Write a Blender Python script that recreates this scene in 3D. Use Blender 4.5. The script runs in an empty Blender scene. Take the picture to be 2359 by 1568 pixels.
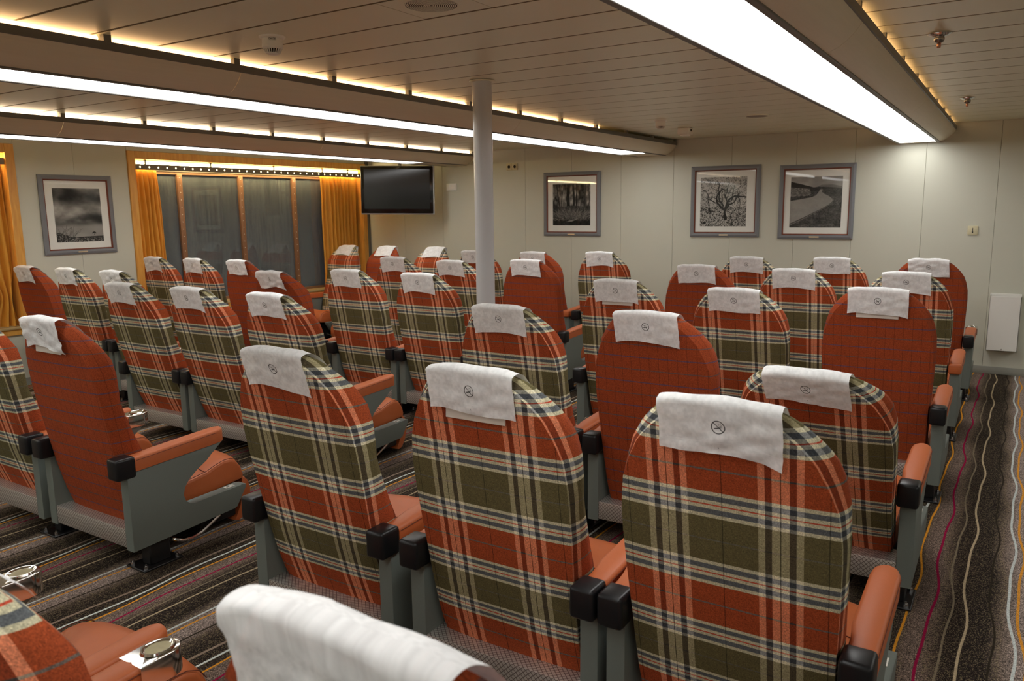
import bpy, bmesh, math, random
import numpy as np
from mathutils import Vector, Matrix, Euler

S = bpy.context.scene
COL = S.collection
PI = math.pi

# ------------------------------------------------------------------ camera
cd = bpy.data.cameras.new('camera')
cam = bpy.data.objects.new('camera', cd)
COL.objects.link(cam)
_yaw, _pit, _rol = 0.566039435, 0.164915385, -0.0127579558
_f = Vector((-math.sin(_yaw)*math.cos(_pit), math.cos(_yaw)*math.cos(_pit), -math.sin(_pit)))
_r = Vector((math.cos(_yaw), math.sin(_yaw), 0))
_u = _r.cross(_f)
_c, _s = math.cos(_rol), math.sin(_rol)
_R, _U = _c*_r + _s*_u, -_s*_r + _c*_u
M = Matrix((( _R.x, _U.x, -_f.x, 0.0078), (_R.y, _U.y, -_f.y, -0.0124), (_R.z, _U.z, -_f.z, 1.51773), (0, 0, 0, 1)))
cam.matrix_world = M
cd.sensor_fit = 'HORIZONTAL'
cd.sensor_width = 36.0
cd.lens = 1819.67888/2359*36.0
cd.clip_start = 0.05
cd.dof.use_dof = True
cd.dof.focus_distance = 3.2
cd.dof.aperture_fstop = 7.0
S.camera = cam

# ------------------------------------------------------------------ world, exposure
w = bpy.data.worlds.new('night'); S.world = w; w.use_nodes = True
w.node_tree.nodes['Background'].inputs[0].default_value = (0.004, 0.005, 0.006, 1)
w.node_tree.nodes['Background'].inputs[1].default_value = 1.0
S.view_settings.view_transform = 'Standard'
S.view_settings.look = 'None'
S.view_settings.gamma = 1.0
S.view_settings.use_curve_mapping = False
S.view_settings.exposure = 0.74
S.cycles.use_denoising = True
S.cycles.max_bounces = 8
S.cycles.diffuse_bounces = 4
S.cycles.transparent_max_bounces = 12
S.cycles.sample_clamp_indirect = 6.0

# light strengths of the room's lamps and the added trough
DIFFUSER = 4.4
TUBE = 2.7
WINDOW_STRIP = 24.0

# room dimensions
YB, XL, XR, YF, ZC = 8.182, -7.482, 4.6, -3.3, 2.22

# ------------------------------------------------------------------ helpers
def tag(o, label=None, cat=None, group=None, kind=None):
    if label: o['label'] = label
    if cat: o['category'] = cat
    if group: o['group'] = group
    if kind: o['kind'] = kind
    return o

def empty(name, loc=(0, 0, 0), rz=0.0, label=None, cat=None, group=None, kind=None, parent=None):
    o = bpy.data.objects.new(name, None)
    o.empty_display_size = 0.05
    COL.objects.link(o)
    o.location = loc
    o.rotation_euler = (0, 0, rz)
    if parent: o.parent = parent
    return tag(o, label, cat, group, kind)

def link(name, mesh, parent=None, loc=None):
    o = bpy.data.objects.new(name, mesh)
    COL.objects.link(o)
    if parent: o.parent = parent
    if loc: o.location = loc
    return o

def mesh_pd(name, verts, faces, mat, smooth=False, uvs=None):
    me = bpy.data.meshes.new(name)
    me.from_pydata([tuple(v) for v in verts], [], faces)
    me.materials.append(mat)
    if smooth:
        me.polygons.foreach_set('use_smooth', [True]*len(me.polygons))
    if uvs is not None:
        ul = me.uv_layers.new(name='UVMap')
        flat = []
        for p in me.polygons:
            for li in p.loop_indices:
                flat.extend(uvs[p.index][li - p.loop_start])
        ul.data.foreach_set('uv', flat)
    me.update()
    return me

def bm_mesh(name, bm, mat, smooth=False):
    bmesh.ops.recalc_face_normals(bm, faces=bm.faces[:])
    me = bpy.data.meshes.new(name)
    bm.to_mesh(me); bm.free()
    me.materials.append(mat)
    if smooth:
        me.polygons.foreach_set('use_smooth', [True]*len(me.polygons))
        me.set_sharp_from_angle(angle=math.radians(42))
    me.update()
    return me

def bm_box(bm, a, b, bev=0.0, seg=2):
    x0, y0, z0 = a; x1, y1, z1 = b
    vs = [bm.verts.new(p) for p in ((x0,y0,z0),(x1,y0,z0),(x1,y1,z0),(x0,y1,z0),(x0,y0,z1),(x1,y0,z1),(x1,y1,z1),(x0,y1,z1))]
    fs = [bm.faces.new([vs[i] for i in q]) for q in ((3,2,1,0),(4,5,6,7),(0,1,5,4),(1,2,6,5),(2,3,7,6),(3,0,4,7))]
    if bev > 0:
        es = list({e for f in fs for e in f.edges})
        bmesh.ops.bevel(bm, geom=es, offset=bev, segments=seg, profile=0.5, affect='EDGES')

def box_mesh(name, a, b, mat, bev=0.0, seg=2):
    bm = bmesh.new(); bm_box(bm, a, b, bev, seg)
    return bm_mesh(name, bm, mat, smooth=bev > 0)

def box(name, a, b, mat, parent=None, bev=0.0, seg=2):
    return link(name, box_mesh(name, a, b, mat, bev, seg), parent)

def bm_prism(bm, poly, ax, v0, v1, bev=0.0, seg=2):
    """extrude a closed 2D polygon along axis ax (0: poly is (y,z), 1: (x,z), 2: (x,y))"""
    def P(p, v):
        return {0: (v, p[0], p[1]), 1: (p[0], v, p[1]), 2: (p[0], p[1], v)}[ax]
    n = len(poly)
    A = [bm.verts.new(P(p, v0)) for p in poly]
    B = [bm.verts.new(P(p, v1)) for p in poly]
    fs = [bm.faces.new(A[::-1]), bm.faces.new(B)]
    for i in range(n):
        j = (i+1) % n
        fs.append(bm.faces.new((A[i], A[j], B[j], B[i])))
    if bev > 0:
        es = list({e for f in fs[:2] for e in f.edges})
        bmesh.ops.bevel(bm, geom=es, offset=bev, segments=seg, profile=0.5, affect='EDGES')

def bm_tube(bm, pts, r, n=8, cap=True):
    pts = [Vector(p) for p in pts]
    rings = []
    for i, p in enumerate(pts):
        d = (pts[min(i+1, len(pts)-1)] - pts[max(i-1, 0)]).normalized()
        a = Vector((0, 0, 1)) if abs(d.z) < 0.9 else Vector((1, 0, 0))
        s = d.cross(a).normalized(); t = s.cross(d).normalized()
        rings.append([bm.verts.new(p + r*(math.cos(2*PI*k/n)*s + math.sin(2*PI*k/n)*t)) for k in range(n)])
    for i in range(len(rings)-1):
        for k in range(n):
            bm.faces.new((rings[i][k], rings[i][(k+1) % n], rings[i+1][(k+1) % n], rings[i+1][k]))
    if cap:
        bm.faces.new(rings[0][::-1]); bm.faces.new(rings[-1])

def bm_lathe(bm, prof, n=24, c=(0, 0, 0)):
    """revolve (r,z) profile about z; r==0 ends become points"""
    rings = []
    for r, z in prof:
        if r < 1e-6:
            rings.append([bm.verts.new((c[0], c[1], c[2]+z))])
        else:
            rings.append([bm.verts.new((c[0]+r*math.cos(2*PI*k/n), c[1]+r*math.sin(2*PI*k/n), c[2]+z)) for k in range(n)])
    for a, b in zip(rings, rings[1:]):
        for k in range(n):
            j = (k+1) % n
            if len(a) == 1 and len(b) == 1: continue
            if len(a) == 1: bm.faces.new((a[0], b[j], b[k]))
            elif len(b) == 1: bm.faces.new((a[k], a[j], b[0]))
            else: bm.faces.new((a[k], a[j], b[j], b[k]))

def copy_tree(o, parent=None):
    c = o.copy(); COL.objects.link(c)
    if parent: c.parent = parent
    for ch in o.children: copy_tree(ch, c)
    return c

# ------------------------------------------------------------------ materials
def srgb(r, g, b):
    f = lambda c: (c/255/12.92 if c/255 <= 0.04045 else ((c/255+0.055)/1.055)**2.4)
    return (f(r), f(g), f(b), 1.0)

def newmat(name):
    m = bpy.data.materials.new(name); m.use_nodes = True
    nt = m.node_tree
    return m, nt, nt.nodes['Principled BSDF']

def N(nt, typ, **kw):
    n = nt.nodes.new(typ)
    for k, v in kw.items():
        if k.startswith('i_'):
            n.inputs[k[2:].replace('_', ' ')].default_value = v
        else: setattr(n, k, v)
    return n

def simple(name, col, rough=0.5, metal=0.0, noise=0.0, nscale=60.0, bump=0.0, bscale=200.0, spec=0.5, stretch=None):
    m, nt, b = newmat(name)
    b.inputs['Base Color'].default_value = col
    b.inputs['Roughness'].default_value = rough
    b.inputs['Metallic'].default_value = metal
    b.inputs['Specular IOR Level'].default_value = spec
    tc = N(nt, 'ShaderNodeTexCoord')
    src = tc.outputs['Object']
    if stretch:
        mp = N(nt, 'ShaderNodeMapping'); mp.inputs['Scale'].default_value = stretch
        nt.links.new(src, mp.inputs['Vector']); src = mp.outputs['Vector']
    if noise > 0:
        nz = N(nt, 'ShaderNodeTexNoise'); nz.inputs['Scale'].default_value = nscale; nz.inputs['Detail'].default_value = 4
        nt.links.new(src, nz.inputs['Vector'])
        mx = N(nt, 'ShaderNodeMix', data_type='RGBA', blend_type='MULTIPLY')
        mr = N(nt, 'ShaderNodeMapRange'); mr.inputs['To Min'].default_value = 1-noise; mr.inputs['To Max'].default_value = 1+noise
        nt.links.new(nz.outputs['Fac'], mr.inputs['Value'])
        mx.inputs['Factor'].default_value = 1.0
        mx.inputs['A'].default_value = col
        nt.links.new(mr.outputs['Result'], mx.inputs['B'])
        nt.links.new(mx.outputs['Result'], b.inputs['Base Color'])
    if bump > 0:
        nz = N(nt, 'ShaderNodeTexNoise'); nz.inputs['Scale'].default_value = bscale; nz.inputs['Detail'].default_value = 3
        nt.links.new(src, nz.inputs['Vector'])
        bp = N(nt, 'ShaderNodeBump'); bp.inputs['Strength'].default_value = bump; bp.inputs['Distance'].default_value = 0.002
        nt.links.new(nz.outputs['Fac'], bp.inputs['Height'])
        nt.links.new(bp.outputs['Normal'], b.inputs['Normal'])
    return m

def emit(name, col, strength):
    m = bpy.data.materials.new(name); m.use_nodes = True
    nt = m.node_tree; nt.nodes.clear()
    e = N(nt, 'ShaderNodeEmission'); e.inputs[0].default_value = col; e.inputs[1].default_value = strength
    o = N(nt, 'ShaderNodeOutputMaterial'); nt.links.new(e.outputs[0], o.inputs[0])
    return m

def lin(c):
    c = np.clip(np.asarray(c, float)/255.0, 0, 1)
    return np.where(c <= 0.04045, c/12.92, ((c+0.055)/1.055)**2.4)

def gen_image(name, arr):
    """arr: h x w x 3 float (sRGB 0..1), row 0 = bottom"""
    h, wd = arr.shape[:2]
    im = bpy.data.images.new(name, wd, h, alpha=False)
    px = np.ones((h, wd, 4), np.float32); px[..., :3] = np.clip(arr, 0, 1)
    im.pixels.foreach_set(px.ravel())
    im.update(); im.pack()
    return im

def vnoise(h, wd, sx, sy, seed, octaves=4, wrap=False):
    """smooth value noise, sx/sy = cells across/down"""
    rng = np.random.default_rng(seed)
    out = np.zeros((h, wd)); amp, tot = 1.0, 0.0
    for o in range(octaves):
        gx, gy = max(1, int(sx*2**o)), max(1, int(sy*2**o))
        g = rng.random((gy+2, gx+2))
        if wrap: g[:, gx] = g[:, 0]; g[:, gx+1] = g[:, 1]; g[gy] = g[0]; g[gy+1] = g[1]
        X = np.linspace(0, gx, wd, endpoint=False); Y = np.linspace(0, gy, h, endpoint=False)
        xi, yi = X.astype(int), Y.astype(int); fx, fy = X-xi, Y-yi
        fx, fy = fx*fx*(3-2*fx), fy*fy*(3-2*fy)
        a = g[np.ix_(yi, xi)]*(1-fx) + g[np.ix_(yi, xi+1)]*fx
        b = g[np.ix_(yi+1, xi)]*(1-fx) + g[np.ix_(yi+1, xi+1)]*fx
        out += amp*(a*(1-fy[:, None]) + b*fy[:, None]); tot += amp; amp *= 0.5
    return out/tot

def image_mat(name, im, rough=0.9, bump=0.0, bscale=700, sheen=0.0, spec=0.2, vary=0.0, ext='EXTEND'):
    m, nt, b = newmat(name)
    t = N(nt, 'ShaderNodeTexImage'); t.image = im; t.extension = ext
    uv = N(nt, 'ShaderNodeUVMap'); uv.uv_map = 'UVMap'
    nt.links.new(uv.outputs[0], t.inputs[0])
    src = t.outputs['Color']
    tc = N(nt, 'ShaderNodeTexCoord')
    if vary > 0:
        nz = N(nt, 'ShaderNodeTexNoise'); nz.inputs['Scale'].default_value = 9; nz.inputs['Detail'].default_value = 3
        nt.links.new(tc.outputs['Object'], nz.inputs['Vector'])
        mr = N(nt, 'ShaderNodeMapRange'); mr.inputs['To Min'].default_value = 1-vary; mr.inputs['To Max'].default_value = 1+vary
        nt.links.new(nz.outputs['Fac'], mr.inputs['Value'])
        mx = N(nt, 'ShaderNodeMix', data_type='RGBA', blend_type='MULTIPLY'); mx.inputs['Factor'].default_value = 1
        nt.links.new(src, mx.inputs['A']); nt.links.new(mr.outputs['Result'], mx.inputs['B'])
        src = mx.outputs['Result']
    nt.links.new(src, b.inputs['Base Color'])
    b.inputs['Roughness'].default_value = rough
    b.inputs['Specular IOR Level'].default_value = spec
    if sheen: b.inputs['Sheen Weight'].default_value = sheen
    if bump > 0:
        nz = N(nt, 'ShaderNodeTexNoise'); nz.inputs['Scale'].default_value = bscale; nz.inputs['Detail'].default_value = 2
        nt.links.new(tc.outputs['Object'], nz.inputs['Vector'])
        bp = N(nt, 'ShaderNodeBump'); bp.inputs['Strength'].default_value = bump; bp.inputs['Distance'].default_value = 0.001
        nt.links.new(nz.outputs['Fac'], bp.inputs['Height']); nt.links.new(bp.outputs['Normal'], b.inputs['Normal'])
    return m

M_LEATHER = simple('orange_leather', srgb(186, 98, 51), 0.5, noise=0.06, nscale=25, bump=0.12, bscale=350)
M_SEAM = simple('dark_seam', srgb(96, 40, 18), 0.7)
M_PANEL = simple('grey_enamel', srgb(110, 118, 112), 0.5, noise=0.06, nscale=300, bump=0.15, bscale=600)
M_PLASTIC = simple('black_plastic', srgb(26, 27, 29), 0.34, bump=0.05, bscale=500, spec=0.35)
M_BLACK = simple('black_steel', srgb(22, 21, 22), 0.4)
M_CHROME = simple('chrome', (0.78, 0.77, 0.74, 1), 0.12, metal=1.0)
M_STEEL = simple('bolt_steel', (0.6, 0.6, 0.6, 1), 0.25, metal=1.0)
M_TAG = simple('white_tag', srgb(225, 225, 215), 0.5)
M_INK = simple('black_ink', srgb(25, 25, 28), 0.6)
M_WALL = simple('wall_panel_cream', srgb(204, 204, 188), 0.45, noise=0.02, nscale=4, bump=0.05, bscale=400)
M_JOINT = simple('wall_joint', srgb(120, 116, 100), 0.7)
M_CEIL = simple('ceiling_enamel', srgb(232, 231, 204), 0.33, noise=0.03, nscale=5, bump=0.04, bscale=8)
M_CEILGAP = simple('ceiling_gap', srgb(112, 98, 66), 0.8)
M_ALU = simple('trough_aluminium', srgb(230, 220, 196), 0.42, metal=0.1, noise=0.05, nscale=3, stretch=(30, 1, 30), bump=0.10, bscale=30)
M_RAIL = simple('rail_grey', srgb(112, 110, 104), 0.45, metal=0.3)
M_GREYMETAL = simple('pelmet_grey', srgb(116, 110, 98), 0.45, metal=0.2)
M_COLUMN = simple('column_paint', srgb(196, 198, 200), 0.3, bump=0.02, bscale=20)
M_WHITEPL = simple('white_plastic', srgb(240, 238, 228), 0.4)
M_CREAMPL = simple('cream_plastic', srgb(214, 206, 170), 0.45)
M_DARKHOLE = simple('dark_slot', srgb(38, 30, 18), 0.8)
M_BIN = simple('bin_enamel', srgb(236, 234, 226), 0.35)
M_BASE = simple('baseboard_grey', srgb(150, 150, 140), 0.5, noise=0.04)
M_FRAME = simple('picture_frame_grey', srgb(122, 124, 128), 0.5, noise=0.05, nscale=80)
M_FRAMEIN = simple('picture_frame_rust', srgb(122, 62, 42), 0.5)
M_MAT = simple('mat_board', srgb(236, 237, 230), 0.8)
M_BRASS = simple('brass_plate', (0.75, 0.62, 0.42, 1), 0.3, metal=1.0)
M_BRONZE = simple('bronze_bar', srgb(150, 112, 82), 0.42, metal=0.35, noise=0.15, nscale=20)
M_TVBEZEL = simple('tv_bezel_black', srgb(14, 14, 15), 0.12)
M_TVSCREEN = simple('tv_screen_black', srgb(14, 15, 16), 0.13)
M_TVTRIM = simple('tv_trim_silver', srgb(205, 208, 210), 0.25, metal=0.3)
M_SILL = simple('window_sill_beige', srgb(196, 172, 120), 0.5)
M_SCREW = simple('screw_head', (0.8, 0.76, 0.66, 1), 0.3, metal=1.0)
M_LIGHT = emit('diffuser_white', (1.0, 0.99, 0.965, 1), DIFFUSER)
M_TUBE_WARM = emit('tube_warm', (1.0, 0.58, 0.27, 1), TUBE)
M_TUBE_WHITE = emit('tube_white', (1.0, 0.74, 0.48, 1), TUBE*1.9)
M_WSTRIP = emit('window_strip_warm', (1.0, 0.80, 0.42, 1), WINDOW_STRIP)
M_LED = emit('pelmet_hole_light', (1.0, 0.84, 0.5, 1), 2.2)

# maple window frame
def wood():
    m, nt, b = newmat('maple_veneer')
    tc = N(nt, 'ShaderNodeTexCoord'); mp = N(nt, 'ShaderNodeMapping'); mp.inputs['Scale'].default_value = (9, 9, 1.2)
    nt.links.new(tc.outputs['Object'], mp.inputs[0])
    nz = N(nt, 'ShaderNodeTexNoise'); nz.inputs['Scale'].default_value = 4; nz.inputs['Detail'].default_value = 6; nz.inputs['Distortion'].default_value = 0.6
    nt.links.new(mp.outputs[0], nz.inputs['Vector'])
    cr = N(nt, 'ShaderNodeValToRGB')
    cr.color_ramp.elements[0].position = 0.3; cr.color_ramp.elements[0].color = srgb(214, 150, 66)
    cr.color_ramp.elements[1].position = 0.7; cr.color_ramp.elements[1].color = srgb(234, 178, 88)
    nt.links.new(nz.outputs['Fac'], cr.inputs[0]); nt.links.new(cr.outputs[0], b.inputs['Base Color'])
    b.inputs['Roughness'].default_value = 0.35
    return m
M_WOOD = wood()

def checker_plate():
    m, nt, b = newmat('checker_plate')
    tc = N(nt, 'ShaderNodeTexCoord'); sp = N(nt, 'ShaderNodeSeparateXYZ')
    nt.links.new(tc.outputs['Object'], sp.inputs[0])
    yz = N(nt, 'ShaderNodeMath', operation='ADD'); nt.links.new(sp.outputs['Y'], yz.inputs[0]); nt.links.new(sp.outputs['Z'], yz.inputs[1])
    hs = []
    for op in ('ADD', 'SUBTRACT'):
        a = N(nt, 'ShaderNodeMath', operation=op); nt.links.new(sp.outputs['X'], a.inputs[0]); nt.links.new(yz.outputs[0], a.inputs[1])
        f = N(nt, 'ShaderNodeMath', operation='PINGPONG'); f.inputs[1].default_value = 0.0085; nt.links.new(a.outputs[0], f.inputs[0])
        l = N(nt, 'ShaderNodeMath', operation='LESS_THAN'); l.inputs[1].default_value = 0.0016; nt.links.new(f.outputs[0], l.inputs[0])
        hs.append(l)
    mxm = N(nt, 'ShaderNodeMath', operation='MAXIMUM'); nt.links.new(hs[0].outputs[0], mxm.inputs[0]); nt.links.new(hs[1].outputs[0], mxm.inputs[1])
    mx = N(nt, 'ShaderNodeMix', data_type='RGBA')
    mx.inputs['A'].default_value = (0.74, 0.71, 0.66, 1); mx.inputs['B'].default_value = (0.24, 0.20, 0.18, 1)
    nt.links.new(mxm.outputs[0], mx.inputs['Factor']); nt.links.new(mx.outputs['Result'], b.inputs['Base Color'])
    b.inputs['Metallic'].default_value = 0.75; b.inputs['Roughness'].default_value = 0.38
    bp = N(nt, 'ShaderNodeBump'); bp.inputs['Distance'].default_value = 0.002; bp.inputs['Strength'].default_value = 0.6; bp.invert = True
    nt.links.new(mxm.outputs[0], bp.inputs['Height']); nt.links.new(bp.outputs[0], b.inputs['Normal'])
    return m
M_CHECKER = checker_plate()

def curtain_mat():
    m, nt, b = newmat('mustard_curtain')
    tc = N(nt, 'ShaderNodeTexCoord'); mp = N(nt, 'ShaderNodeMapping'); mp.inputs['Scale'].default_value = (60, 60, 1.5)
    nt.links.new(tc.outputs['Object'], mp.inputs[0])
    nz = N(nt, 'ShaderNodeTexNoise'); nz.inputs['Scale'].default_value = 5; nt.links.new(mp.outputs[0], nz.inputs['Vector'])
    cr = N(nt, 'ShaderNodeValToRGB')
    cr.color_ramp.elements[0].position = 0.2; cr.color_ramp.elements[0].color = srgb(234, 164, 48)
    cr.color_ramp.elements[1].position = 0.65; cr.color_ramp.elements[1].color = srgb(244, 180, 66)
    nt.links.new(nz.outputs['Fac'], cr.inputs[0])
    nt.links.new(cr.outputs[0], b.inputs['Base Color'])
    b.inputs['Roughness'].default_value = 0.6; b.inputs['Sheen Weight'].default_value = 0.2
    tl = N(nt, 'ShaderNodeBsdfTranslucent'); nt.links.new(cr.outputs[0], tl.inputs[0])
    mxs = N(nt, 'ShaderNodeMixShader'); mxs.inputs[0].default_value = 0.25
    nt.links.new(b.outputs[0], mxs.inputs[1]); nt.links.new(tl.outputs[0], mxs.inputs[2])
    nt.links.new(mxs.outputs[0], nt.nodes['Material Output'].inputs[0])
    return m
M_CURTAIN = curtain_mat()

def glass_mat(name, refl=1.0, veil=0.0):
    m = bpy.data.materials.new(name); m.use_nodes = True
    nt = m.node_tree; nt.nodes.clear()
    tr = N(nt, 'ShaderNodeBsdfTransparent'); gl = N(nt, 'ShaderNodeBsdfGlossy'); gl.inputs['Roughness'].default_value = 0.02
    fr = N(nt, 'ShaderNodeFresnel'); fr.inputs['IOR'].default_value = 1.5
    ml = N(nt, 'ShaderNodeMath', operation='MULTIPLY'); ml.inputs[1].default_value = refl; ml.use_clamp = True
    ge = N(nt, 'ShaderNodeNewGeometry'); fb = N(nt, 'ShaderNodeMath', operation='SUBTRACT'); fb.inputs[0].default_value = 1.0
    nt.links.new(ge.outputs['Backfacing'], fb.inputs[1])
    ff = N(nt, 'ShaderNodeMath', operation='MULTIPLY'); nt.links.new(fr.outputs[0], ff.inputs[0]); nt.links.new(fb.outputs[0], ff.inputs[1])
    nt.links.new(ff.outputs[0], ml.inputs[0])
    mx = N(nt, 'ShaderNodeMixShader'); nt.links.new(ml.outputs[0], mx.inputs[0]); nt.links.new(tr.outputs[0], mx.inputs[1]); nt.links.new(gl.outputs[0], mx.inputs[2])
    out = N(nt, 'ShaderNodeOutputMaterial')
    last = mx
    if veil > 0:      # drizzle and salt on the outside of the pane
        df = N(nt, 'ShaderNodeBsdfDiffuse'); df.inputs[0].default_value = (0.55, 0.62, 0.64, 1)
        tc = N(nt, 'ShaderNodeTexCoord')
        mp = N(nt, 'ShaderNodeMapping'); mp.inputs['Scale'].default_value = (14, 14, 0.8); nt.links.new(tc.outputs['Object'], mp.inputs[0])
        n1 = N(nt, 'ShaderNodeTexNoise'); n1.inputs['Scale'].default_value = 3; n1.inputs['Detail'].default_value = 5; nt.links.new(mp.outputs[0], n1.inputs['Vector'])
        n2 = N(nt, 'ShaderNodeTexNoise'); n2.inputs['Scale'].default_value = 90; n2.inputs['Detail'].default_value = 2; nt.links.new(tc.outputs['Object'], n2.inputs['Vector'])
        p = N(nt, 'ShaderNodeMapRange'); p.inputs['From Min'].default_value = 0.58; p.inputs['From Max'].default_value = 0.72; nt.links.new(n2.outputs['Fac'], p.inputs['Value'])
        a = N(nt, 'ShaderNodeMath', operation='MULTIPLY_ADD'); a.inputs[1].default_value = 0.5; nt.links.new(p.outputs[0], a.inputs[0]); nt.links.new(n1.outputs['Fac'], a.inputs[2])
        s = N(nt, 'ShaderNodeMath', operation='MULTIPLY'); s.inputs[1].default_value = veil; nt.links.new(a.outputs[0], s.inputs[0])
        m2 = N(nt, 'ShaderNodeMixShader'); nt.links.new(s.outputs[0], m2.inputs[0]); nt.links.new(mx.outputs[0], m2.inputs[1]); nt.links.new(df.outputs[0], m2.inputs[2])
        last = m2
    nt.links.new(last.outputs[0], out.inputs[0])
    return m
M_WINGLASS = glass_mat('wet_night_glass', 1.3, 0.19)
M_PICGLASS = glass_mat('picture_glass', 1.0)

# ---- woven fabrics as computed weaves.  u: metres across (0.35 = centre; gusset strip starts at 0.72), v: z - 0.15
FW = 1536
def fabric_plaid():
    h = wd = FW
    z = 0.15 + (np.arange(h)+0.5)/h*1.0
    RUST, OLIVE, CREAM, NAVY, RED, SLATE = [np.array(c, float) for c in ((156, 71, 37), (96, 89, 58), (190, 184, 154), (92, 96, 98), (184, 72, 50), (108, 98, 90))]
    row = np.zeros((h, 3)); row[:] = RUST
    bands = [(0.303, 0.357), (0.447, 0.507), (0.619, 0.683), (0.799, 0.866), (0.980, 1.047)]
    for a, b in ((0.357, 0.447), (0.683, 0.799), (1.047, 1.3)):
        row[(z >= a) & (z < b)] = OLIVE
    for a, b in bands:
        t = (z-a)/(b-a)
        row[(t >= 0) & (t < 1)] = CREAM
        row[((t >= 0.14) & (t < 0.34)) | ((t >= 0.66) & (t < 0.86))] = NAVY
        row[(t >= 0.475) & (t < 0.525)] = RED
    for c in (0.252, 0.564, 0.923):
        row[abs(z-c) < 0.0022] = SLATE
    for c in (0.402, 0.741, 1.105):
        row[abs(z-c) < 0.0015] = OLIVE*0.6 + np.array((96, 100, 120))*0.4
    u = (np.arange(wd)+0.5)/wd*1.0 - 0.35
    code = np.zeros(wd, int)                         # 0 plain, 1 light warp, 2 dark warp, 3 thin line
    def vs(a, b, c): code[(u >= a) & (u < b)] = c
    for c in (-0.132, 0.132):
        for a, b, k in ((-0.050, -0.034, 1), (-0.034, -0.019, 2), (-0.019, -0.0010, 1), (-0.0010, 0.0010, 3), (0.0010, 0.019, 1), (0.019, 0.034, 2), (0.034, 0.050, 1)):
            vs(c+a, c+b, k)
    for c in (-0.235, 0.0, 0.235): vs(c-0.0010, c+0.0010, 3)
    g = 0.37          # gusset strip begins here (u = 0.37 -> texture x 0.72)
    for a, b, k in ((-0.006, 0.005, 1), (0.005, 0.024, 2), (0.024, 0.042, 1), (0.115, 0.13, 2), (0.13, 0.147, 1)): vs(g+a, g+b, k)
    # colour of every weft under each warp
    tab = {tuple(RUST): ((216, 130, 94), (130, 56, 30)), tuple(OLIVE): ((154, 146, 112), (78, 70, 52)), tuple(CREAM): ((226, 218, 186), (126, 125, 114)),
           tuple(NAVY): ((150, 152, 150), (62, 66, 70)), tuple(RED): ((212, 132, 108), (120, 50, 38))}
    lt, dk = row*0.6+np.array((236, 214, 178))*0.4, row*0.6
    for k, (l, d) in tab.items():
        m = np.all(row == np.array(k), axis=1); lt[m] = l; dk[m] = d
    img = np.zeros((h, wd, 3))
    for k, rr in ((0, row), (1, lt), (2, dk), (3, row*0.62)):
        img[:, code == k] = rr[:, None, :]
    rng = np.random.default_rng(5)
    tw = rng.normal(0, 1, (h, wd))
    img = img*(1 + 0.07*tw + 0.08*rng.normal(0, 1, (h//3, wd//3)).repeat(3, 0).repeat(3, 1))[..., None]
    jj, ii = np.mgrid[0:h, 0:wd]
    img *= (1 + 0.07*(((ii + jj) // 2) % 2 - 0.5))[..., None]
    return img/255.0

def fabric_orange():
    h = wd = FW
    z = 0.15 + (np.arange(h)+0.5)/h*1.0
    u = (np.arange(wd)+0.5)/wd*1.0 - 0.35
    img = np.zeros((h, wd, 3)); img[:] = (152, 68, 35)
    for k in range(-2, 20):
        c = 0.19 + k*0.0545
        s = abs(z-c) < 0.0025
        img[s] = img[s]*0.30 + np.array((88, 74, 108) if k % 2 else (94, 82, 88))*0.70
    ph = np.abs(((u+0.0205) % 0.041) - 0.0205)
    img[:, ph < 0.0011] *= 0.80
    rng = np.random.default_rng(6)
    img *= (1 + 0.07*rng.normal(0, 1, (h, wd)) + 0.07*rng.normal(0, 1, (h//3, wd//3)).repeat(3, 0).repeat(3, 1))[..., None]
    jj, ii = np.mgrid[0:h, 0:wd]
    img *= (1 + 0.06*(((ii + jj) // 2) % 2 - 0.5))[..., None]
    return img/255.0
M_PLAID = image_mat('plaid_wool', gen_image('plaid_weave', fabric_plaid()), 0.95, bump=0.25, vary=0.10)
M_ORANGE = image_mat('orange_wool', gen_image('orange_weave', fabric_orange()), 0.95, bump=0.25, vary=0.12)

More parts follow.
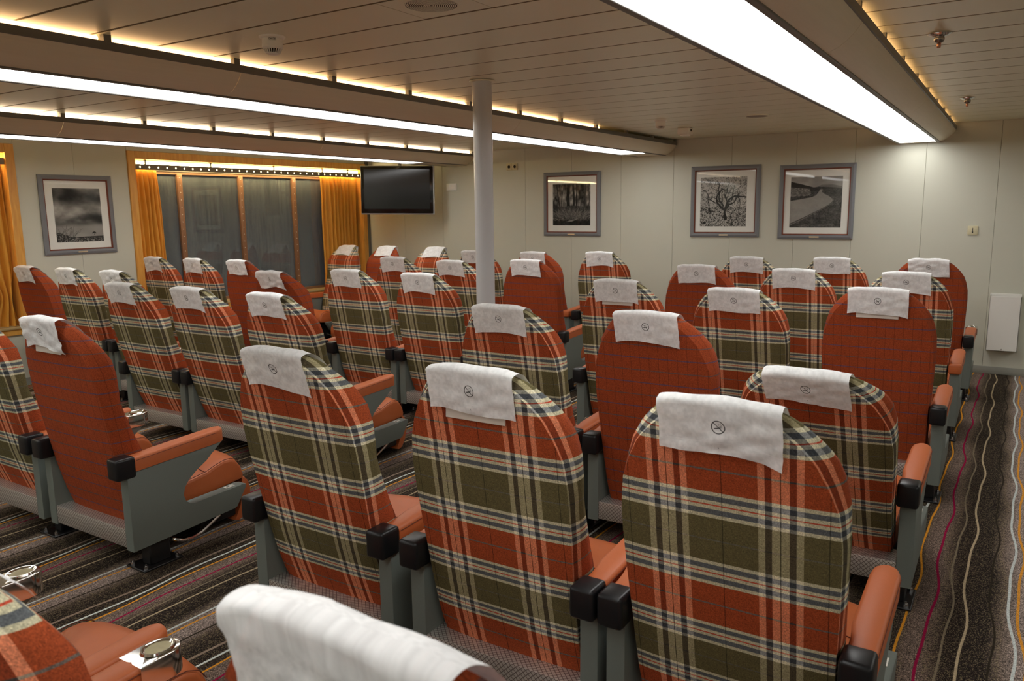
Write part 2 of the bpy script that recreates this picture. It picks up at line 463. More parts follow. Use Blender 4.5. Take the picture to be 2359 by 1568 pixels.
# ---- carpet, one repeat 0.655 x 1.9 m
def carpet_img():
    h, wd = 1536, 560
    PX, PY = 0.655, 1.9
    X = (np.arange(wd)+0.5)/wd*PX; Y = (np.arange(h)+0.5)/h*PY
    xx = np.repeat(X[None], h, 0)
    wob = lambda ph, a=0.013: a*(0.75*np.sin(2*PI*Y/0.95+ph) + 0.3*np.sin(2*PI*Y/0.475+2.1*ph+0.6) + 0.2*np.sin(2*PI*Y/1.9+ph*0.7))
    ground = np.zeros((h, wd, 3))
    keys = [(0, (44, 37, 33)), (0.035, (56, 48, 42)), (0.055, (98, 84, 75)), (0.10, (112, 97, 87)), (0.14, (88, 75, 66)), (0.18, (48, 40, 36)), (0.30, (40, 34, 31)), (0.345, (98, 86, 76)), (0.39, (130, 117, 110)), (0.455, (126, 112, 104)), (0.50, (72, 62, 53)), (0.54, (46, 39, 35)), (0.655, (44, 37, 33))]
    kx = [k[0] for k in keys]; kc = np.array([k[1] for k in keys], float)
    xw = (xx + wob(0.4, 0.012)[:, None]) % PX
    for c in range(3): ground[..., c] = np.interp(xw, kx, kc[:, c])
    rng = np.random.default_rng(9)
    g = rng.normal(0, 1, (h//3+1, wd//2+1)).repeat(3, 0)[:h].repeat(2, 1)[:, :wd]
    img = ground*(1 + 0.26*g[..., None])
    sp = rng.random((h//3+1, wd//2+1)).repeat(3, 0)[:h].repeat(2, 1)[:, :wd]
    m = (sp > 0.82) & (ground[..., 0] < 100); img[m] = img[m]*0.4 + np.array((150, 136, 100))*0.6
    lines = [(0.0, 0.0072, (196, 202, 196), 0.3), (0.040, 0.0058, (206, 140, 44), 0.9), (0.112, 0.0062, (140, 24, 62), 1.6), (0.170, 0.0050, (124, 112, 92), 2.2), (0.222, 0.0060, (176, 158, 128), 3.0), (0.31, 0.0045, (44, 38, 30), 3.4), (0.373, 0.0065, (186, 192, 188), 4.0), (0.403, 0.0062, (200, 136, 50), 4.4), (0.475, 0.0055, (50, 44, 34), 5.2), (0.605, 0.0085, (140, 122, 106), 5.9)]
    for c, wdt, col, ph in lines:
        d = np.abs(((xx - c + wob(ph)[:, None] + PX/2) % PX) - PX/2)
        a = np.clip((wdt*0.76 - d)/0.0012 + 0.5, 0, 1)[..., None]
        img = img*(1-a) + np.array(col)*a*(1 + 0.07*g[..., None])
    return img/255.0
M_CARPET = image_mat('striped_carpet', gen_image('carpet_weave', carpet_img()), 1.0, bump=0.5, bscale=260, spec=0.05, ext='REPEAT')

# ---- headrest cover cloth, u -0.16..0.16, v -0.16..0.16 (v>0 hangs down the back)
def cover_img():
    n = 1024
    v, u = np.mgrid[0:n, 0:n]; u = (u+0.5)/n*0.32-0.16; v = (v+0.5)/n*0.32-0.16
    a = np.ones((n, n))
    dv = v-0.090
    r = np.hypot(u, dv)
    ink = (np.abs(r-0.0152) < 0.0011)
    d1 = np.abs((u - dv)/math.sqrt(2)); along = (u+dv)/math.sqrt(2)
    ink |= (d1 < 0.0009) & (r < 0.0152)                        # the bar
    ink |= (np.abs(dv-0.0022+0.25*u) < 0.0013) & (u > -0.009) & (u < 0.006)   # the cigarette
    sm = (np.abs(np.hypot(u-0.0045, dv+0.006)-0.0034) < 0.0005) | ((np.abs(u-0.0072) < 0.0005) & (np.abs(dv+0.002) < 0.003))
    a[ink] = 0.28; a[sm & (r < 0.0145)] = 0.6
    a[(np.abs(u) < 0.0007) & (np.abs(v-0.1415) < 0.0022)] = 0.35
    a[(np.abs(np.abs(v)-0.128) < 0.0007)] = 1.12
    fib = vnoise(n, n, 40, 40, 3, 4)
    a = a*(0.93+0.14*fib)
    img = np.repeat(a[..., None], 3, 2)*np.array((0.97, 0.975, 0.975))
    return img
def cover_mat():
    m = bpy.data.materials.new('nonwoven_cover'); m.use_nodes = True
    nt = m.node_tree; nt.nodes.clear()
    t = N(nt, 'ShaderNodeTexImage'); t.image = gen_image('cover_cloth', cover_img()); t.extension = 'EXTEND'
    uv = N(nt, 'ShaderNodeUVMap'); uv.uv_map = 'UVMap'; nt.links.new(uv.outputs[0], t.inputs[0])
    d = N(nt, 'ShaderNodeBsdfDiffuse'); nt.links.new(t.outputs[0], d.inputs[0])
    tl = N(nt, 'ShaderNodeBsdfTranslucent'); nt.links.new(t.outputs[0], tl.inputs[0])
    tr = N(nt, 'ShaderNodeBsdfTransparent')
    a = N(nt, 'ShaderNodeMixShader'); a.inputs[0].default_value = 0.08
    b = N(nt, 'ShaderNodeMixShader')
    nt.links.new(d.outputs[0], a.inputs[1]); nt.links.new(tl.outputs[0], a.inputs[2])
    tc = N(nt, 'ShaderNodeTexCoord')
    nz = N(nt, 'ShaderNodeTexNoise'); nz.inputs['Scale'].default_value = 22; nz.inputs['Detail'].default_value = 5
    nt.links.new(tc.outputs['Object'], nz.inputs['Vector'])
    mr = N(nt, 'ShaderNodeMapRange'); mr.inputs['From Min'].default_value = 0.3; mr.inputs['From Max'].default_value = 0.7; mr.inputs['To Min'].default_value = 0.05; mr.inputs['To Max'].default_value = 0.16
    nt.links.new(nz.outputs['Fac'], mr.inputs['Value'])
    # printed ink is opaque
    ik = N(nt, 'ShaderNodeMapRange'); ik.inputs['From Min'].default_value = 0.05; ik.inputs['From Max'].default_value = 0.6
    nt.links.new(t.outputs[0], ik.inputs['Value'])
    ml = N(nt, 'ShaderNodeMath', operation='MULTIPLY'); nt.links.new(mr.outputs[0], ml.inputs[0]); nt.links.new(ik.outputs[0], ml.inputs[1])
    nt.links.new(ml.outputs[0], b.inputs[0])
    nt.links.new(a.outputs[0], b.inputs[1]); nt.links.new(tr.outputs[0], b.inputs[2])
    nz2 = N(nt, 'ShaderNodeTexNoise'); nz2.inputs['Scale'].default_value = 45; nz2.inputs['Detail'].default_value = 6; nz2.inputs['Distortion'].default_value = 0.8
    nt.links.new(tc.outputs['Object'], nz2.inputs['Vector'])
    bp = N(nt, 'ShaderNodeBump'); bp.inputs['Strength'].default_value = 0.14; bp.inputs['Distance'].default_value = 0.004
    nt.links.new(nz2.outputs['Fac'], bp.inputs['Height']); nt.links.new(bp.outputs[0], d.inputs['Normal'])
    o = N(nt, 'ShaderNodeOutputMaterial'); nt.links.new(b.outputs[0], o.inputs[0])
    return m
M_COVER = cover_mat()

# ------------------------------------------------------------------ the room
def struct(o): o['kind'] = 'structure'; return o

# floor
fl = mesh_pd('floor', [(XL-0.3, YF, 0), (XR, YF, 0), (XR, YB+0.1, 0), (XL-0.3, YB+0.1, 0)], [(0, 1, 2, 3)], M_CARPET,
             uvs=[[((x+0.27)/0.655, y/1.9) for x, y in ((XL-0.3, YF), (XR, YF), (XR, YB+0.1), (XL-0.3, YB+0.1))]])
struct(link('floor', fl))

# ceiling: dark backing plus one plank per strip, split at the light troughs
ceiling = struct(box('ceiling', (XL-0.3, YF, ZC+0.03), (XR, YB+0.1, ZC+0.06), M_CEILGAP))
TROUGHS = [-0.80, -3.39, -6.00, 2.0]
splits = [XL, -6.00, -3.39, -0.80, 2.0, XR]
PITCH = (YB-2.165)/21
def plank(x0, x1, y0, y1):
    bm = bmesh.new()
    g = 0.0065
    poly = [(y0+g, ZC+0.026), (y0+g, ZC+0.003), (y0+g+0.003, ZC), (y1-g-0.003, ZC), (y1-g, ZC+0.003), (y1-g, ZC+0.026)]
    bm_prism(bm, poly, 0, x0+0.001, x1-0.001)
    link('plank', bm_mesh('plank', bm, M_CEIL), ceiling)
k = -19
while k < 21:
    y0, y1 = 2.165+k*PITCH, 2.165+(k+1)*PITCH
    if y1 > YF:
        for a, b in zip(splits, splits[1:]):
            if k == 0 and a == -3.39:
                plank(a, -1.917, y0, y1); plank(-1.617, b, y0, y1)
                plank(-1.915, -1.619, y0+0.001, y1-0.001)
            else:
                plank(a, b, max(y0, YF), y1)
    if y1 > YF: box('joint_strip', (XL, y1-0.008, ZC+0.0015), (XR, y1+0.008, ZC+0.0055), M_CEILGAP, ceiling)
    k += 1

# back wall (with the pictures): backing and panels
wall_back = struct(box('wall_back', (XL-0.3, YB+0.012, 0), (XR, YB+0.1, ZC+0.03), M_JOINT))
seams = [XL, -6.861, -6.221, -5.600, -4.983, -4.36, -3.74, -3.129, -2.507, -1.868, -1.332, -0.733, -0.161, 0.45, 1.06, 1.67, 2.28, 2.89, 3.50, 4.11, XR]
def vpanel(parent, a, b):
    bm = bmesh.new(); bm_box(bm, a, b, 0.0022, 1)
    return link('panel', bm_mesh('panel', bm, M_WALL), parent)
for a, b in zip(seams, seams[1:]):
    vpanel(wall_back, (a+0.0008, YB, 0.0), (b-0.0008, YB+0.014, ZC+0.02))
struct(box('baseboard_back', (XL, YB-0.012, 0), (XR, YB-0.0005, 0.066), M_BASE, bev=0.003))
# walls behind and to the side of the camera
struct(box('wall_right', (XR, YF, 0), (XR+0.1, YB+0.1, ZC+0.06), M_WALL))
struct(box('wall_front', (XL-0.3, YF-0.1, 0), (XR, YF, ZC+0.06), M_WALL))

# left wall with two window openings
W1 = (4.713, 8.125); W0 = (0.22, 3.655); WZ = (0.46, 2.135)
wall_left = struct(empty('wall_left', (XL, 0, 0)))
def lw(y0, y1, z0, z1):
    bm = bmesh.new(); bm_box(bm, (-0.30, y0+0.0008, z0), (0, y1-0.0008, z1), 0.0022, 1)
    link('panel', bm_mesh('panel', bm, M_WALL), wall_left)
for y0, y1 in ((W0[1], 4.178), (4.178, W1[0])): lw(y0, y1, 0, ZC+0.02)
for y0, y1 in ((YF, -2.7), (-2.7, -2.1), (-2.1, -1.5), (-1.5, -0.9), (-0.9, -0.3), (-0.3, W0[0])): lw(y0, y1, 0, ZC+0.02)
for a, b in (W0, W1):
    n = 6; st = (b-a)/n
    for i in range(n):
        lw(a+i*st, a+(i+1)*st, 0, WZ[0]); lw(a+i*st, a+(i+1)*st, WZ[1], ZC+0.02)
struct(box('trim_1', (XL-0.02, 8.127, 0), (XL+0.012, YB-0.001, ZC), M_RAIL))
struct(box('baseboard_left', (XL, YF, 0), (XL+0.012, 8.12, 0.066), M_BASE))

def window(idx, y0, y1, mull):
    t = struct(empty('window_%d' % idx, (XL, 0, 0)))
    fw, dep = 0.078, 0.22
    # maple frame: four boards with a lip into the room, plus reveal boards
    bm = bmesh.new()
    for a, b in (((-0.02, y0, WZ[0]), (0.016, y0+fw, WZ[1])), ((-0.02, y1-fw, WZ[0]), (0.016, y1, WZ[1])),
                 ((-0.02, y0+fw, WZ[1]-fw), (0.016, y1-fw, WZ[1])), ((-0.02, y0+fw, WZ[0]), (0.016, y1-fw, WZ[0]+fw))):
        bm_box(bm, a, b, 0.003, 1)
    link('wooden_frame', bm_mesh('wooden_frame', bm, M_WOOD, True), t)
    bm = bmesh.new()
    for a, b in (((-dep, y0+fw-0.012, WZ[0]+fw), (-0.02, y0+fw, WZ[1]-fw)), ((-dep, y1-fw, WZ[0]+fw), (-0.02, y1-fw+0.012, WZ[1]-fw)),
                 ((-dep, y0+fw, WZ[1]-fw), (-0.02, y1-fw, WZ[1]-fw+0.012))):
        bm_box(bm, a, b)
    link('reveal', bm_mesh('reveal', bm, M_WOOD), t)
    box('sill', (-dep, y0+fw, WZ[0]+fw-0.025), (0.03, y1-fw, WZ[0]+fw), M_SILL, t, 0.004)
    # bronze border around the glass
    a, b, z0, z1 = y0+fw, y1-fw, WZ[0]+fw, 1.952
    bm = bmesh.new()
    bm_box(bm, (-0.165, a, z1-0.028), (-0.13, b, z1)); bm_box(bm, (-0.165, a, z0), (-0.13, b, z0+0.03))
    bm_box(bm, (-0.165, a, z0), (-0.13, a+0.04, z1)); bm_box(bm, (-0.165, b-0.04, z0), (-0.13, b, z1))
    link('bronze_border', bm_mesh('bronze_border', bm, M_BRONZE), t)
    box('header', (-0.17, a, z1), (-0.12, b, WZ[1]-fw+0.005), M_GREYMETAL, t)
    edges = [a+0.03] + list(mull) + [b-0.03]
    for m in mull:
        mo = box('mullion', (-0.150, m-0.030, z0+0.02), (-0.118, m+0.030, z1-0.02), M_BRONZE, t, 0.003)
        bm = bmesh.new()
        for q in range(17):
            bm_lathe(bm, [(0, 0.003), (0.004, 0.002), (0.0055, 0)], 8, (0, 0, 0))
            bmesh.ops.transform(bm, matrix=Matrix.Translation((-0.118, m, z1-0.06-q*0.078)) @ Matrix.Rotation(PI/2, 4, 'Y'), verts=bm.verts[-17:])
        link('screw', bm_mesh('screw', bm, M_SCREW), mo)['kind'] = 'stuff'
    for p, q in zip(edges, edges[1:]):
        box('pane', (-0.158, p, z0+0.02), (-0.152, q, z1-0.02), M_WINGLASS, t)
    return t
window(1, W1[0], W1[1], (5.373, 6.170, 6.970))
window(2, W0[0], W0[1], (0.95, 1.75, 2.55))
# night sea side outside: ship's bulwark seen as black
# (nothing is lit out there)

# pelmet rails with light strips
def pelmet(y0, y1, label):
    t = empty('curtain_rail', (XL, (y0+y1)/2, 1.955), 0, label, 'curtain rail')
    L = (y1-y0)/2
    bm = bmesh.new(); bm_box(bm, (-0.012, -L, 0), (0.0, L, 0.056), 0.002, 1)
    link('rail', bm_mesh('rail', bm, M_GREYMETAL), t)
    bm = bmesh.new()
    n = int(round((y1-y0)/0.1))
    for i in range(n):
        y = -L + (i+0.5)*(y1-y0)/n
        v = [bm.verts.new((0.0008, y+0.0095*math.cos(2*PI*k/10), 0.026+0.0095*math.sin(2*PI*k/10))) for k in range(10)]
        bm.faces.new(v)
    link('light_hole', bm_mesh('light_hole', bm, M_LED), t)['kind'] = 'stuff'
    segs = 5
    cuts = [-L+0.02, -L+0.12, -L+0.90, -L+1.78, -L+2.56, L-0.22, L-0.02]
    for a, b in zip(cuts, cuts[1:]):
        box('light_strip', (-0.034, a+0.012, 0.052), (-0.022, b-0.012, 0.086), M_WSTRIP, t)
    for c in cuts[1:-1]:
        box('hanger', (-0.03, c-0.008, 0.05), (-0.012, c+0.008, 0.104), M_BLACK, t)
    return t
pelmet(4.80, 8.04, 'grey perforated curtain rail with warm light strip over the window beside the television')
pelmet(0.32, 3.575, 'grey perforated curtain rail over the window cut by the picture edge')

def curtain(name_y0, y1, z0, z1, folds, seed, label, flare=0.0, tie=None):
    y0 = name_y0
    rng = random.Random(seed)
    nu, nv = folds*8, 30
    ph = [rng.uniform(-0.5, 0.5) for _ in range(folds+2)]
    am = [rng.uniform(0.6, 1.2) for _ in range(folds+2)]
    V, F = [], []
    for j in range(nv+1):
        t = j/nv; z = z1 + (z0-z1)*t
        for i in range(nu+1):
            s = i/nu
            yy = y0 + (y1-y0)*s
            yy += flare*t*(s-0.0)
            if tie:
                zt, pull = tie
                kk = math.exp(-((z-zt)/0.16)**2)
                yy = yy*(1-kk*0.55) + (y0+(y1-y0)*pull)*kk*0.55
            fi = s*folds
            k0 = int(fi)
            A = am[min(k0, folds)]
            x = 0.034*A*math.sin(2*PI*fi + ph[min(k0, folds)]*0.6 + 0.35*math.sin(3*t+k0)) * (0.85+0.3*t)
            V.append((x, yy + 0.006*math.sin(9*t+2*fi), z))
    for j in range(nv):
        for i in range(nu):
            a = j*(nu+1)+i
            F.append((a, a+1, a+nu+2, a+nu+1))
    me = mesh_pd('curtain', V, F, M_CURTAIN, True)
    o = link('curtain', me, None, (XL-0.075, 0, 0))
    md = o.modifiers.new('thick', 'SOLIDIFY'); md.thickness = 0.003
    return tag(o, label, 'curtain', 'mustard window curtains')
curtain(4.800, 5.075, 0.55, 1.975, 6, 1, 'mustard curtain hanging between the maple frame and the wet window, away from the television', flare=0.05)
curtain(7.360, 8.035, 0.55, 1.975, 10, 2, 'wide mustard curtain gathered beside the television', flare=-0.03)
curtain(3.02, 3.570, 0.50, 1.975, 8, 3, 'mustard curtain pulled in low behind the orange seat at the picture edge', flare=0.02, tie=(0.80, 0.9))

# steel column
bm = bmesh.new(); bm_lathe(bm, [(0.0, 0), (0.0535, 0), (0.0535, ZC-0.004), (0.0, ZC-0.004)], 40)
pil = link('pillar', bm_mesh('pillar', bm, M_COLUMN, True), None, (-2.552, 3.74, 0))
pil['kind'] = 'structure'
bm = bmesh.new(); bm_lathe(bm, [(0.0545, ZC-0.010), (0.068, ZC-0.008), (0.070, ZC-0.003), (0.0545, ZC-0.003)], 40)
link('collar', bm_mesh('collar', bm, M_CEIL, True), pil)

# ------------------------------------------------------------------ ceiling light troughs
def trough(xc, y0, y1, b0, tube_mat, label, pieces, ye, tube_end=99):
    t = empty('light_trough', (xc, y0, 2.06), 0, label, 'ceiling light', 'ceiling light troughs')
    L = y1-y0
    box('diffuser', (-0.146, 0, 0.003), (0.146, ye-y0, 0.008), M_LIGHT, t)
    box('end_plate', (-0.146, ye-y0+.001, 0.001), (0.146, L, 0.012), M_ALU, t)
    box('reflector', (-0.20, 0, 0.018), (0.20, L, 0.022), M_WHITEPL, t)  # hidden plate added to keep diffuser light from leaking up through the slots
    prof = [(0.170, 0.004), (0.205, 0.018), (0.235, 0.038), (0.260, 0.062), (0.278, 0.085), (0.290, 0.108)]
    for s in (-1, 1):
        box('frame_edge', (min(s*0.146, s*0.172), 0, -0.002), (max(s*0.146, s*0.172), L, 0.012), M_RAIL, t, 0.002, 1)
        for a, b in zip(pieces, pieces[1:]):
            a, b = max(a-y0, 0.0), min(b-y0, L)
            if b-a < 0.02: continue
            bm = bmesh.new()
            outer = [(s*x, z) for x, z in prof]; inner = [(s*(x-0.006), z+0.004) for x, z in prof]
            bm_prism(bm, outer+inner[::-1], 1, a+0.0015, b-0.0015)
            link('side_panel', bm_mesh('side_panel', bm, M_ALU, True), t)
        box('rail', (min(s*0.284, s*0.294), 0, 0.100), (max(s*0.284, s*0.294), L, 0.133), M_RAIL, t, 0.001, 1)
        y = b0
        while y < y1:
            if y > y0:
                box('bracket', (min(s*0.262, s*0.288), y-y0-0.016, 0.11), (max(s*0.262, s*0.288), y-y0+0.016, 0.160), M_RAIL, t)
            y += 0.625
        y = b0+0.02
        while y < min(y1-0.3, tube_end):
            if y > y0:
                e = min(y+1.21, y1-0.02, tube_end)
                bm = bmesh.new(); bm_tube(bm, [(s*0.245, y-y0, 0.146), (s*0.245, e-y0, 0.146)], 0.013, 8)
                link('light_tube', bm_mesh('light_tube', bm, tube_mat, True), t)
            y += 1.25
    return t
trough(-0.80, YF+0.01, YB-0.004, 3.116-0.625*10, M_TUBE_WARM, 'widest lit ceiling trough, running over the aisle block to the picture wall', [YF, -1.0, 1.4, 3.16, 5.6, YB], 8.08)
trough(-3.39, YF+0.01, YB-0.004, 1.915-0.625*8, M_TUBE_WARM, 'lit ceiling trough passing just behind the grey column', [YF, -1.0, 1.0, 2.56, 5.05, 6.9, YB], 7.72, 6.4)
trough(-6.00, YF+0.01, YB-0.004, 3.149-0.625*10, M_TUBE_WHITE, 'lit ceiling trough nearest the windows, ending over the television', [YF, -1.0, 1.9, 3.15, 5.64, YB], 7.4)
trough(2.00, YF+0.01, YB-0.004, 3.116-0.625*10, M_TUBE_WARM, 'added unseen ceiling trough lighting the room from beyond the two chrome sprinklers', [YF, -1.0, 1.4, 3.16, 5.6, YB], 8.08)  # unseen trough, added so light also comes from this side of the room

# ------------------------------------------------------------------ recliner seats
PH = [.195, .235, .30, .36, .413, .465, .52, .57, .615, .665, .71, .745, .78, .82, .86, .89, .92, .945, .965, .985, 1.005, 1.022, 1.038, 1.052, 1.064, 1.074, 1.082, 1.088]
def curve(keys):
    ks = sorted(keys); xs = [k[0] for k in ks]; ys = [k[1] for k in ks]
    return lambda z: float(np.interp(z, xs, ys))
hwid = curve([(.195, .240), (.235, .245), (.30, .247), (.45, .250), (.58, .256), (.70, .262), (.78, .265), (.86, .262), (.90, .255), (.92, .251), (.965, .236), (1.0, .214), (1.03, .189), (1.06, .157), (1.075, .132), (1.088, .100)])
yrear = curve([(.195, .074), (.235, .060), (.30, .038), (.413, .008), (.52, -.014), (.615, -.034), (.71, -.054), (.78, -.067), (.86, -.082), (.985, -.113), (1.03, -.126), (1.088, -.145)])
yfrnt = curve([(.195, .180), (.30, .165), (.40, .145), (.50, .119), (.58, .082), (.685, .040), (.74, .022), (.80, .017), (.86, .013), (.92, .003), (.985, -.032), (1.03, -.066), (1.06, -.088), (1.088, -.118)])

ridged = curve([(.60, 0), (.75, .004), (.85, .010), (.90, .018), (.95, .028), (1.0, .034), (1.088, .038)])
ridgez = curve([(.98, 0), (1.05, .010), (1.088, .020), (1.1, .022)])
def backrest_mesh(name, mat):
    nb, ng = 14, 3
    V, F, UV = [], [], []
    def T(u, z): return (u, z-0.15)
    rows = []
    for z in PH + ['c1']:
        if z == 'c1': zz, h, a, b = 1.094, .088, -.141, -.127
        else: zz, h, a, b = z, hwid(z), yrear(z), yfrnt(z)
        loop = []                                   # (x,y,z,u)
        hr = h - ridged(zz); zr = zz - ridgez(zz)
        for i in range(nb+1):
            s = -1+2*i/nb
            loop.append((hr*s, a - 0.010*(1-s**4), zr, 0.35+hr*s))
        for i in range(1, ng+1):
            t = i/(ng+1)
            e = math.sin(PI*t/2)
            loop.append((hr+(h-hr)*e + 0.006*math.sin(PI*t), a+(b-a)*t, zr+(zz-zr)*e, 0.72+(b-a)*t))
        bul = 0.034*(1 if zz < .9 else max(0.25, (1.1-zz)/.2))
        for i in range(nb+1):
            s = 1-2*i/nb
            loop.append((h*s, b + bul*(1-s**2), zz, 0.35+h*s))
        for i in range(1, ng+1):
            t = 1-i/(ng+1)
            e = math.sin(PI*t/2)
            loop.append((-hr-(h-hr)*e - 0.006*math.sin(PI*t), a+(b-a)*t, zr+(zz-zr)*e, 0.72+(b-a)*t))
        rows.append(loop)
    n = len(rows[0])
    for lp in rows: V += [p[:3] for p in lp]
    def uu(lp, i, other):
        u = lp[i][3]
        return u
    for r in range(len(rows)-1):
        for i in range(n):
            j = (i+1) % n
            F.append((r*n+i, r*n+j, (r+1)*n+j, (r+1)*n+i))
            A, B = rows[r], rows[r+1]
            ua, ub, uc, ud = A[i][3], A[j][3], B[j][3], B[i][3]
            gi = nb <= i <= nb+ng                       # right gusset quads
            gl = i >= 2*nb+ng+1                         # left gusset quads
            if gi:
                t0, t1 = (i-nb)/(ng+1), (i-nb+1)/(ng+1)
                wa = math.hypot(A[nb+ng+1][1]-A[nb][1], A[nb+ng+1][0]-A[nb][0]); wb = math.hypot(B[nb+ng+1][1]-B[nb][1], B[nb+ng+1][0]-B[nb][0])
                ua, ub, ud, uc = 0.72+wa*t0, 0.72+wa*t1, 0.72+wb*t0, 0.72+wb*t1
            if gl:
                q = i-(2*nb+ng+1)
                t0, t1 = 1-q/(ng+1), 1-(q+1)/(ng+1)
                wa = math.hypot(A[nb+ng+1][1]-A[nb][1], A[nb+ng+1][0]-A[nb][0]); wb = math.hypot(B[nb+ng+1][1]-B[nb][1], B[nb+ng+1][0]-B[nb][0])
                ua, ub, ud, uc = 0.72+wa*t0, 0.72+wa*t1, 0.72+wb*t0, 0.72+wb*t1
            UV.append([T(ua, A[i][2]), T(ub, A[j][2]), T(uc, B[j][2]), T(ud, B[i][2])])
    top = len(rows)-1
    F.append(tuple(top*n+i for i in range(n))); UV.append([T(p[3], p[2]) for p in rows[top]])
    F.append(tuple(range(n-1, -1, -1))); UV.append([T(p[3], p[2]) for p in rows[0][::-1]])
    me = mesh_pd(name, V, F, mat, True, UV)
    sharp = [False]*len(me.edges)
    for e in me.edges:
        a, b = e.vertices
        if a % n == b % n and a % n in (0, nb) and abs(a-b) == n: sharp[e.index] = True
        if a//n == b//n == 0: sharp[e.index] = True
    at = me.attributes.new('sharp_edge', 'BOOLEAN', 'EDGE'); at.data.foreach_set('value', sharp)
    return me
ME_BACK = {'plaid': backrest_mesh('backrest_plaid', M_PLAID), 'orange': backrest_mesh('backrest_orange', M_ORANGE)}

# seat cushion
def cushion_mesh():
    prof = [(.14, .205), (.14, .290), (.20, .300), (.271, .305), (.36, .313), (.434, .322), (.48, .338), (.53, .350), (.57, .348), (.605, .332), (.628, .300), (.640, .262), (.637, .240), (.50, .225), (.30, .206)]
    nx = 12
    V, F = [], []
    for i in range(nx+1):
        s = -1+2*i/nx
        for (y, z) in prof:
            e = 0.0
            if z > .285: e = 0.020*(1-abs(s)**2.5)
            inset = 0.006*max(0, abs(s)-.9)/.1
            V.append((0.252*s, y - (inset if y > .6 else 0) + (0.012*(1-s*s) if y > .6 else 0), z+e - inset))
    m = len(prof)
    for i in range(nx):
        for j in range(m):
            a, b = i*m+j, i*m+(j+1) % m
            F.append((a, b, b+m, a+m))
    F.append(tuple(range(m-1, -1, -1))); F.append(tuple(nx*m+j for j in range(m)))
    me = mesh_pd('seat_cushion', V, F, M_LEATHER, True)
    bm = bmesh.new(); bm.from_mesh(me)
    bmesh.ops.recalc_face_normals(bm, faces=bm.faces[:])
    es = [e for e in bm.edges if all(abs(abs(v.co.x)-.252) < 1e-4 for v in e.verts)]
    bmesh.ops.bevel(bm, geom=es, offset=0.010, segments=2, profile=0.6, affect='EDGES')
    bm.to_mesh(me); bm.free()
    me.polygons.foreach_set('use_smooth', [True]*len(me.polygons))
    return me
ME_CUSH = cushion_mesh()
bm = bmesh.new()
for s in (-1, 1):
    bm_tube(bm, [(s*.247, y, z+.002) for y, z in ((.16, .294), (.271, .305), (.36, .314), (.434, .323), (.48, .339), (.53, .350), (.57, .348), (.605, .332), (.625, .300))], 0.0016, 5)
bm_tube(bm, [(x, .425, .3215+.020*(1-abs(x/.252)**2.5)+.0008) for x in np.linspace(-.246, .246, 13)], 0.0016, 5)
ME_CSEAM = bm_mesh('cushion_seam', bm, M_SEAM)

# side panel: C-shaped grey plate
def arc(cy, cz, r, a0, a1, n):
    return [(cy+r*math.cos(math.radians(a0+(a1-a0)*i/n)), cz+r*math.sin(math.radians(a0+(a1-a0)*i/n))) for i in range(n+1)]
pp = [(0.0, .108), (0.0, .458), (.478, .478), (.424, .440), (.385, .406)] + [(.33, .378), (.287, .352), (.258, .318), (.248, .282), (.258, .250), (.280, .230), (.305, .224)] + [(.560, .238), (.588, .232), (.588, .218), (.532, .136), (.515, .130)]
bm = bmesh.new(); bm_prism(bm, pp, 0, -0.0275, 0.0275, 0.004, 2)
ME_PANEL = bm_mesh('side_panel', bm, M_PANEL, True)

# armrest pad: contoured in plan, rounded front
def armrest_mesh(front):
    ys = [.036, .07, .11, .15, .19, .25, .32, .38, .43, .455, .470, .480]
    if front < .47: ys = [y for y in ys if y < front] + [front]
    bm = bmesh.new(); rings = []
    for y in ys:
        hi = 0.040
        inner = 0.030 + 0.010*min(1, max(0, (y-.09)/.06))       # slimmer behind the elbow
        outer = 0.036
        if front > .47 and y > .43:
            k = math.sqrt(max(0.0, 1-((y-.43)/.052)**2)); inner *= (.45+.55*k); outer *= (.45+.55*k)
        up = .022*max(0.0, (y-.04)/.44); zt = .505+up; zb = .446+up*.9; r = .011
        pts = [(-inner, zb), (-inner, zt-r), (-inner+r*.35, zt-r*.3), (-inner+r, zt), (0, zt+.002), (outer-r, zt), (outer-r*.35, zt-r*.3), (outer, zt-r), (outer, zb)]
        rings.append([bm.verts.new((x, y, z)) for x, z in pts])
    n = len(rings[0])
    for a, b in zip(rings, rings[1:]):
        for i in range(n): bm.faces.new((a[i], a[(i+1) % n], b[(i+1) % n], b[i]))
    bm.faces.new(rings[0][::-1]); bm.faces.new(rings[-1])
    return bm_mesh('armrest', bm, M_LEATHER, True)
ME_ARM, ME_ARMS = armrest_mesh(.48), armrest_mesh(.385)
def armseam(front):
    bm = bmesh.new()
    for s, xx in ((-1, -.0375), (1, .0368)):
        ys = np.linspace(.04, front, 8)
        bm_tube(bm, [(xx if y > .15 or s > 0 else -.0305-.007*min(1, max(0, (y-.09)/.06)), y, .4925+.022*max(0.0, (y-.04)/.44)) for y in ys], .0011, 4)
    return bm_mesh('armrest_seam', bm, M_SEAM)
ME_ASEAM, ME_ASEAMS = armseam(.44), armseam(.383)
ME_CAP = box_mesh('end_cap', (-.037, -.048, .420), (.037, .040, .512), M_PLASTIC, .012, 3)
# orange upholstered end where the cap is missing
ME_NOCAP = box_mesh('upholstered_end', (-.036, -.022, .440), (.036, .040, .505), M_LEATHER, .012, 3)

